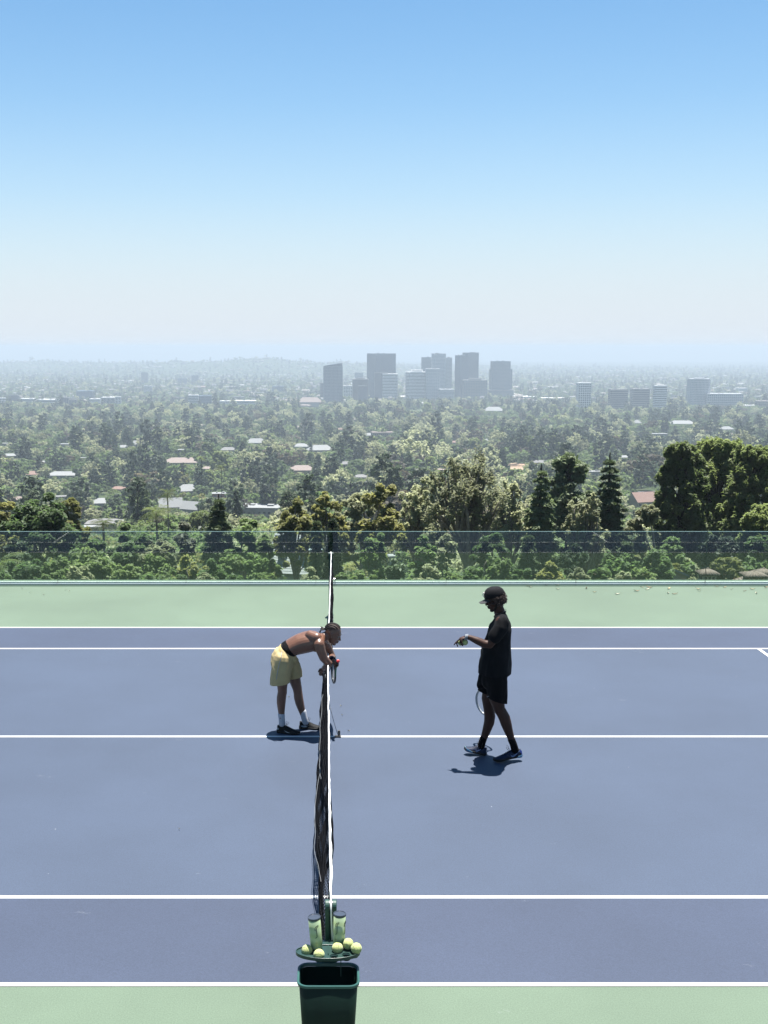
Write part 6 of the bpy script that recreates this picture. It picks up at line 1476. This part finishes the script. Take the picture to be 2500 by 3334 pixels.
# countable low buildings nearest to the eye, beyond the wood
rr = np.random.default_rng(5)
cols = {'white': 'white', 'cream': 'cream', 'pinkr': 'terracotta roofed', 'grey': 'grey roofed', 'brown': 'brown roofed'}
LOW = []
for i in range(250):
    row = 1268 + 62 * rr.random() ** .8; px = rr.uniform(-40, 2540)
    if 1030 < px < 1680 and row > 1270: continue
    x, Y, z = ground_at(px, row); LOW.append((px, row, x, Y, z))
variants = []
for k in range(6):
    w_, d_, h_ = [(1, .6, .30), (1, .8, .5), (1, .5, .35), (.8, .8, .4), (1, .4, .6), (1, .7, .25)][k]; rm, wm = [('white', 'white'), ('white', 'cream'), ('pinkr', 'cream'), ('grey', 'white'), ('white', 'grey'), ('brown', 'cream')][k]
    m_ = MB(); m_.box((0, 0, h_ / 2 - .1), (w_ / 2, d_ / 2, h_ / 2 + .1)); mw = m_.build('wall', WM[wm]); m2 = MB()
    if k in (2, 5): m2.add([(-w_ / 2 - .04, -d_ / 2 - .04, h_), (w_ / 2 + .04, -d_ / 2 - .04, h_), (w_ / 2 + .04, d_ / 2 + .04, h_), (-w_ / 2 - .04, d_ / 2 + .04, h_), (-w_ / 4, 0, h_ + .16), (w_ / 4, 0, h_ + .16)], [(0, 1, 5, 4), (1, 2, 5), (2, 3, 4, 5), (3, 0, 4), (3, 2, 1, 0)])
    else: m2.box((0, 0, h_ + .012), (w_ / 2 + .012, d_ / 2 + .012, .02)); m2.box((w_ * .15, 0, h_ + .06), (.07, .07, .04))
    mr_ = m2.build('roof', RM[rm]); variants.append((mw.data, mr_.data, rm, wm)); bpy.data.objects.remove(mw); bpy.data.objects.remove(mr_)
NM = {0: 'white flat roofed', 1: 'cream walled flat roofed', 2: 'terracotta roofed', 3: 'dark grey roofed', 4: 'grey walled', 5: 'brown roofed'}
LOW.sort(key=lambda t: t[0])
bins = {}
for i, (px, row, x, Y, z) in enumerate(LOW):
    k = int(rr.integers(0, 6)); s = float(rr.uniform(14, 46)); e = empty('low_building', (x, Y, z), float(rr.uniform(-.5, .5))); e.scale = (s, s, s * .55)
    for nm, me in zip(('wall', 'roof'), variants[k][:2]): o = link(bpy.data.objects.new(nm, me)); o.parent = e
    zone = 'left of the towers' if px < 1060 else 'right of the towers'
    dep_ = 'on the near plain' if row > 1310 else ('on the hazy middle plain' if row > 1288 else 'on the far hazy plain')
    big = 'large' if s > 30 else 'small'
    tag(e, f'{big} {NM[k]} low building {dep_}, {zone}', 'building', f'{big} {NM[k]} buildings {dep_}, {zone}')
# the rest of the city
n = 5200; pxs = rr.uniform(-150, 2650, n); Ys = 4100 * (16000 / 4100) ** (rr.random(n) ** .8); xs = (pxs - CX) / F * Ys; zs = terr(xs, Ys)
# streets keep a loose grid, in clusters
keepm = (np.sin(xs / 170 + 1) * np.sin(Ys / 230) + rr.normal(size=n) * .6) > -.2; xs, Ys, zs = xs[keepm], Ys[keepm], zs[keepm]; n = len(xs)
hx_ = rr.uniform(5, 16, n) * (1 + 2.0 * (rr.random(n) < .06)); hz_ = rr.uniform(2.5, 5, n) * (1 + 1.3 * (rr.random(n) < .05))
V, Q = box_arrays(xs, Ys, zs + hz_, hx_, hx_ * rr.uniform(.5, 1.1, n), hz_, .25 + rr.choice([0, 1.57], n))
tag(link(bpy.data.objects.new('far_city', np_mesh('far_city', V, Q, MIX))), kind='stuff')
# ================================================================ the wooded valley
VK = [('oak', 'oak', 'dark rounded'), ('oak', 'lime', 'fresh green rounded'), ('oak', 'olive', 'grey green rounded'), ('oak', 'brown', 'bronze brown'), ('euc', 'olive', 'open olive gum'), ('tall', 'dark', 'tall dark pine'), ('cedar', 'cedar', 'pointed conifer'), ('cyp', 'dark', 'slim cypress'), ('oak', 'gold', 'yellow green'), ('pine', 'pine', 'tufted pine')]
HW = {0: (11, 6.5), 1: (9, 6), 2: (12, 6.5), 3: (14, 6.2), 4: (19, 7), 5: (22, 4.2), 6: (17, 4.5), 7: (13, 1.5), 8: (9, 5.5), 9: (15, 5.5)}
PROB = np.array([.38, .24, .08, .04, .05, .09, .04, .03, .03, .02]); PROB /= PROB.sum()
MID = {}
for k, (kind, fol, _) in enumerate(VK):
    H, Rw = HW[k]; MID[k] = [tree_data(kind, H, Rw, 900 + k * 7 + v, .42, {'oak': 48, 'euc': 22, 'tall': 42, 'cedar': 18, 'cyp': 150, 'pine': 32}[kind], fol, .9, 4) for v in range(3)]
rf = np.random.default_rng(21)
def screen(x, Y, z): return proj(x, Y, z)
KEEPN = KEEP
def blocked(x, Y, z, H, R):
    d = Y * cT - (z - HC) * sT; sc = F / d; px, pb = proj(x, Y, z); pt = pb - H * sc; l, r_ = px - R * sc * .7, px + R * sc * .7
    for (x0, x1, y0, y1, Yk) in KEEPN:
        wk = x1 - x0; x0 += wk * .17; x1 -= wk * .17
        if y1 - y0 < 60 and Yk < 3600 and y1 < 1690: y1 = y0 + (y1 - y0) * .5
        if Y < Yk + 15 and l < x1 and r_ > x0 and pt < y1 and pb > y0: 
            # a slice may cover the foot or a side of what stands behind
            if (Yk - Y) < 40 and (r_ - x0 < (x1 - x0) * .12 or x1 - l < (x1 - x0) * .12): continue
            return True
    return False
pts = []
def zone_kind(px, Y):
    p = PROB.copy(); row = 0
    if px < 640 and 330 < Y < 1500: p[5] *= 3.6; p[0] *= 1.2
    if 1150 < px < 1600 and Y > 700: p[3] *= 2.6; p[4] *= 1.8
    if px > 1650 and Y > 900: p[5] *= 1.4; p[6] *= 1.6
    return int(rf.choice(10, p=p / p.sum()))
# individual trees: the nearest band of the valley; individuals are chosen from a jittered net
IND = []; Y = 165.0
while Y < 560 and len(IND) < 262:
    step = 12.0 + Y * .008; half_l = -(.285 * Y + 14); half_r = .375 * Y + 14; x = half_l + rf.random() * step
    while x < half_r:
        xx = x + rf.normal() * step * .28; yy = Y + rf.normal() * step * .3; k = zone_kind(CX + xx / yy * F, yy); s = float(np.clip(rf.normal(1, .2), .6, 1.5)); H, R = HW[k]; z = T(xx, yy)
        if yy < 330: s *= .8
        for q in (1, .72, .52, .38):
            if not blocked(xx, yy, z, H * s * q, R * s * q): IND.append((xx, yy, z, k, s * q)); break
        x += step * (.9 + .4 * rf.random())
    Y += step
ROUGH = {'by the left edge': (-200, 250), 'left of the white gabled house': (250, 490), 'around the white gabled house': (490, 680), 'around the flat white building': (680, 960), 'behind the far net post': (960, 1200), 'left of the largest gum tree': (1200, 1400), 'behind the largest gum tree': (1400, 1640), 'behind the two cedars': (1640, 2000), 'near the red tiled roof': (2000, 2200), 'behind the big pines at right': (2200, 2800)}
groups = {}
for t in IND:
    px, pb = proj(*t[:3]); zone = next((n_ for n_, (a, b_) in ROUGH.items() if a <= px < b_), 'by the left edge')
    far = 'nearby' if t[1] < 300 else ('midway' if t[1] < 430 else 'farther')
    groups.setdefault((t[3], far, zone), []).append((px, t))
for (k, far, zone), L in groups.items():
    L.sort(key=lambda q: q[0]); kind, fol, desc = VK[k]; nm = {'tall': 'pine_tree', 'pine': 'pine_tree', 'euc': 'gum_tree', 'cedar': 'conifer_tree', 'cyp': 'cypress_tree'}.get(kind, 'broadleaf_tree')
    for j, (px, t) in enumerate(L):
        lab = f'{ordn[min(j, 24)]} from left of {far} {desc} trees {zone}' if len(L) > 1 else f'the {far} {desc} tree {zone}'
        v = int(rf.integers(0, 3)); s = t[4]
        place_tree(nm, MID[k][v], (t[0], t[1], t[2] - .3), float(rf.uniform(0, 6.28)), (s * float(rf.uniform(.9, 1.15)), s, s), lab, f'{desc} trees of the valley {zone}')
# everything beyond reads as one wood: instanced from low-detail trees, one object
lowc = bpy.data.collections.new('wood sources')
for k, (kind, fol, _) in enumerate(VK):
    H, Rw = HW[k]; r_ = np.random.default_rng(50 + k); C, R, limbs = crown_points(kind, H, Rw, r_, .8)
    for v in range(2):
        per = {'oak': 11, 'euc': 5, 'tall': 11, 'cedar': 4, 'cyp': 22, 'pine': 8}[kind]; sz = {'oak': .85, 'euc': .75, 'tall': .75, 'cedar': .9, 'cyp': .55, 'pine': .75}[kind]
        V = leaves(C, R, per, sz, np.random.default_rng(70 + k * 3 + v), .6, shell=.7, upb=.45, nb=1.7)
        lowc.objects.link(bpy.data.objects.new(f'wood{k:02d}{v}', np_mesh('wood', V, quads(V), FOL[fol])))
pts = []
Y = (IND and max(t[1] for t in IND) or 500) + 4
while Y < 13500:
    if Y < 3900: step = 13.5 + Y * .0038
    else: step = 24 + (Y - 3900) * .0068
    half_l = -(.40 * Y + 60); half_r = .47 * Y + 60; m = int((half_r - half_l) / step) + 1
    xs = half_l + step * (np.arange(m) + rf.random()) + rf.normal(size=m) * step * .35; ys = Y + rf.normal(size=m) * step * .4
    for xx, yy in zip(xs, ys):
        px = CX + xx / yy * F * 1.0; k = zone_kind(px, yy); s = float(np.clip(rf.normal(1.6, .36), .8, 2.6)); H, R = HW[k]; z = T(xx, yy)
        if yy > 3900: s *= .8; 
        if yy > 4300 and rf.random() < .25: continue
        # wood thins where houses and gardens are
        if 700 < yy < 3900 and mnoise.noise(Vector((xx / 140, yy / 170, 2))) > .34 and rf.random() < .35: continue
        q = next((q for q in (1, .75, .55, .4, .3) if not blocked(xx, yy, z, H * s * q, R * s * q)), 0)
        if not q: continue
        s *= q
        pts.append((xx, yy, z - .4 - max(0, yy - 3900) / 2500, k * 2 + int(rf.integers(0, 2)), s * (1.0 if yy < 3900 else .9 + (yy - 3900) / 16000), rf.uniform(0, 6.28)))
    Y += step * (.95 if Y < 3900 else 1.2)
P = np.array(pts); print('wood points', len(P), 'individual trees', len(IND))
me = bpy.data.meshes.new('wood'); me.vertices.add(len(P)); me.vertices.foreach_set('co', np.ascontiguousarray(P[:, :3], dtype=np.float32).ravel())
for nm, ty, col in (('pick', 'INT', 3), ('size', 'FLOAT', 4), ('turn', 'FLOAT', 5)):
    at = me.attributes.new(nm, ty, 'POINT'); at.data.foreach_set('value', P[:, col].astype(np.int32 if ty == 'INT' else np.float32))
wo = link(bpy.data.objects.new('valley_wood', me)); tag(wo, kind='stuff')
ng = bpy.data.node_groups.new('scatter wood', 'GeometryNodeTree'); ng.interface.new_socket('Geometry', in_out='INPUT', socket_type='NodeSocketGeometry'); ng.interface.new_socket('Geometry', in_out='OUTPUT', socket_type='NodeSocketGeometry')
gi = ng.nodes.new('NodeGroupInput'); go = ng.nodes.new('NodeGroupOutput'); ip = ng.nodes.new('GeometryNodeInstanceOnPoints'); ci = ng.nodes.new('GeometryNodeCollectionInfo')
ci.inputs['Collection'].default_value = lowc; ci.inputs['Separate Children'].default_value = True; ci.inputs['Reset Children'].default_value = True
def na(nm, ty): n_ = ng.nodes.new('GeometryNodeInputNamedAttribute'); n_.data_type = ty; n_.inputs['Name'].default_value = nm; return n_
a1, a2, a3 = na('pick', 'INT'), na('size', 'FLOAT'), na('turn', 'FLOAT'); cb = ng.nodes.new('ShaderNodeCombineXYZ'); er = ng.nodes.new('FunctionNodeEulerToRotation')
L_ = ng.links.new; L_(gi.outputs[0], ip.inputs['Points']); L_(ci.outputs[0], ip.inputs['Instance']); ip.inputs['Pick Instance'].default_value = True
L_(a1.outputs[0], ip.inputs['Instance Index']); L_(a2.outputs[0], ip.inputs['Scale']); L_(a3.outputs[0], cb.inputs[2]); L_(cb.outputs[0], er.inputs[0]); L_(er.outputs[0], ip.inputs['Rotation']); L_(ip.outputs[0], go.inputs[0])
wo.modifiers.new('wood', 'NODES').node_group = ng
# undergrowth that clothes the slope between the trees
def scatter(name, P, coll, kind='stuff'):
    me = bpy.data.meshes.new(name); me.vertices.add(len(P)); me.vertices.foreach_set('co', np.ascontiguousarray(P[:, :3], dtype=np.float32).ravel())
    for nm, ty, col in (('pick', 'INT', 3), ('size', 'FLOAT', 4), ('turn', 'FLOAT', 5)):
        at = me.attributes.new(nm, ty, 'POINT'); at.data.foreach_set('value', P[:, col].astype(np.int32 if ty == 'INT' else np.float32))
    o = link(bpy.data.objects.new(name, me)); tag(o, kind=kind); g2 = ng.copy()
    for n_ in g2.nodes:
        if n_.bl_idname == 'GeometryNodeCollectionInfo': n_.inputs['Collection'].default_value = coll
    o.modifiers.new(name, 'NODES').node_group = g2; return o
shc = bpy.data.collections.new('shrub sources')
for k, fol in enumerate(('oak', 'lime', 'olive', 'gold', 'dark')):
    for v in range(2):
        r_ = np.random.default_rng(400 + k * 2 + v); C, R, _ = crown_points('bush', 2.6, 2.0, r_, 1.3); V = leaves(C, R, 150, .11, r_, .5, shell=.3, upb=.5)
        shc.objects.link(bpy.data.objects.new(f'shrub{k}{v}', np_mesh('shrub', V, quads(V), FOL[fol])))
S = []; Y = 25.5
while Y < 620:
    step = 1.9 + Y * .022; a, b_ = -(.33 * Y + 22), .42 * Y + 22; m = int((b_ - a) / step) + 1
    for xx in a + step * (np.arange(m) + rf.random()) + rf.normal(size=m) * step * .3:
        yy = Y + rf.normal() * step * .3
        if yy < 24.5: continue
        s = step / 2.6 * rf.uniform(.7, 1.5) if Y > 60 else rf.uniform(.6, 1.4); z = T(xx, yy)
        px, pb = proj(xx, yy, z); sc = F / (yy * cT - (z - HC) * sT)
        if any(x0 - 1.2 * s * sc < px < x1 + 1.2 * s * sc and pb - 2.4 * s * sc < y1 - (y1 - y0) * .2 and pb > y0 and yy < Yk + 3 for x0, x1, y0, y1, Yk in KEEP): continue
        S.append((xx, yy, z - .3, int(rf.choice(10, p=[.16, .16, .12, .12, .14, .12, .05, .05, .04, .04])), s, rf.uniform(0, 6.28)))
    Y += step
scatter('undergrowth', np.array(S), shc); print('shrubs', len(S))
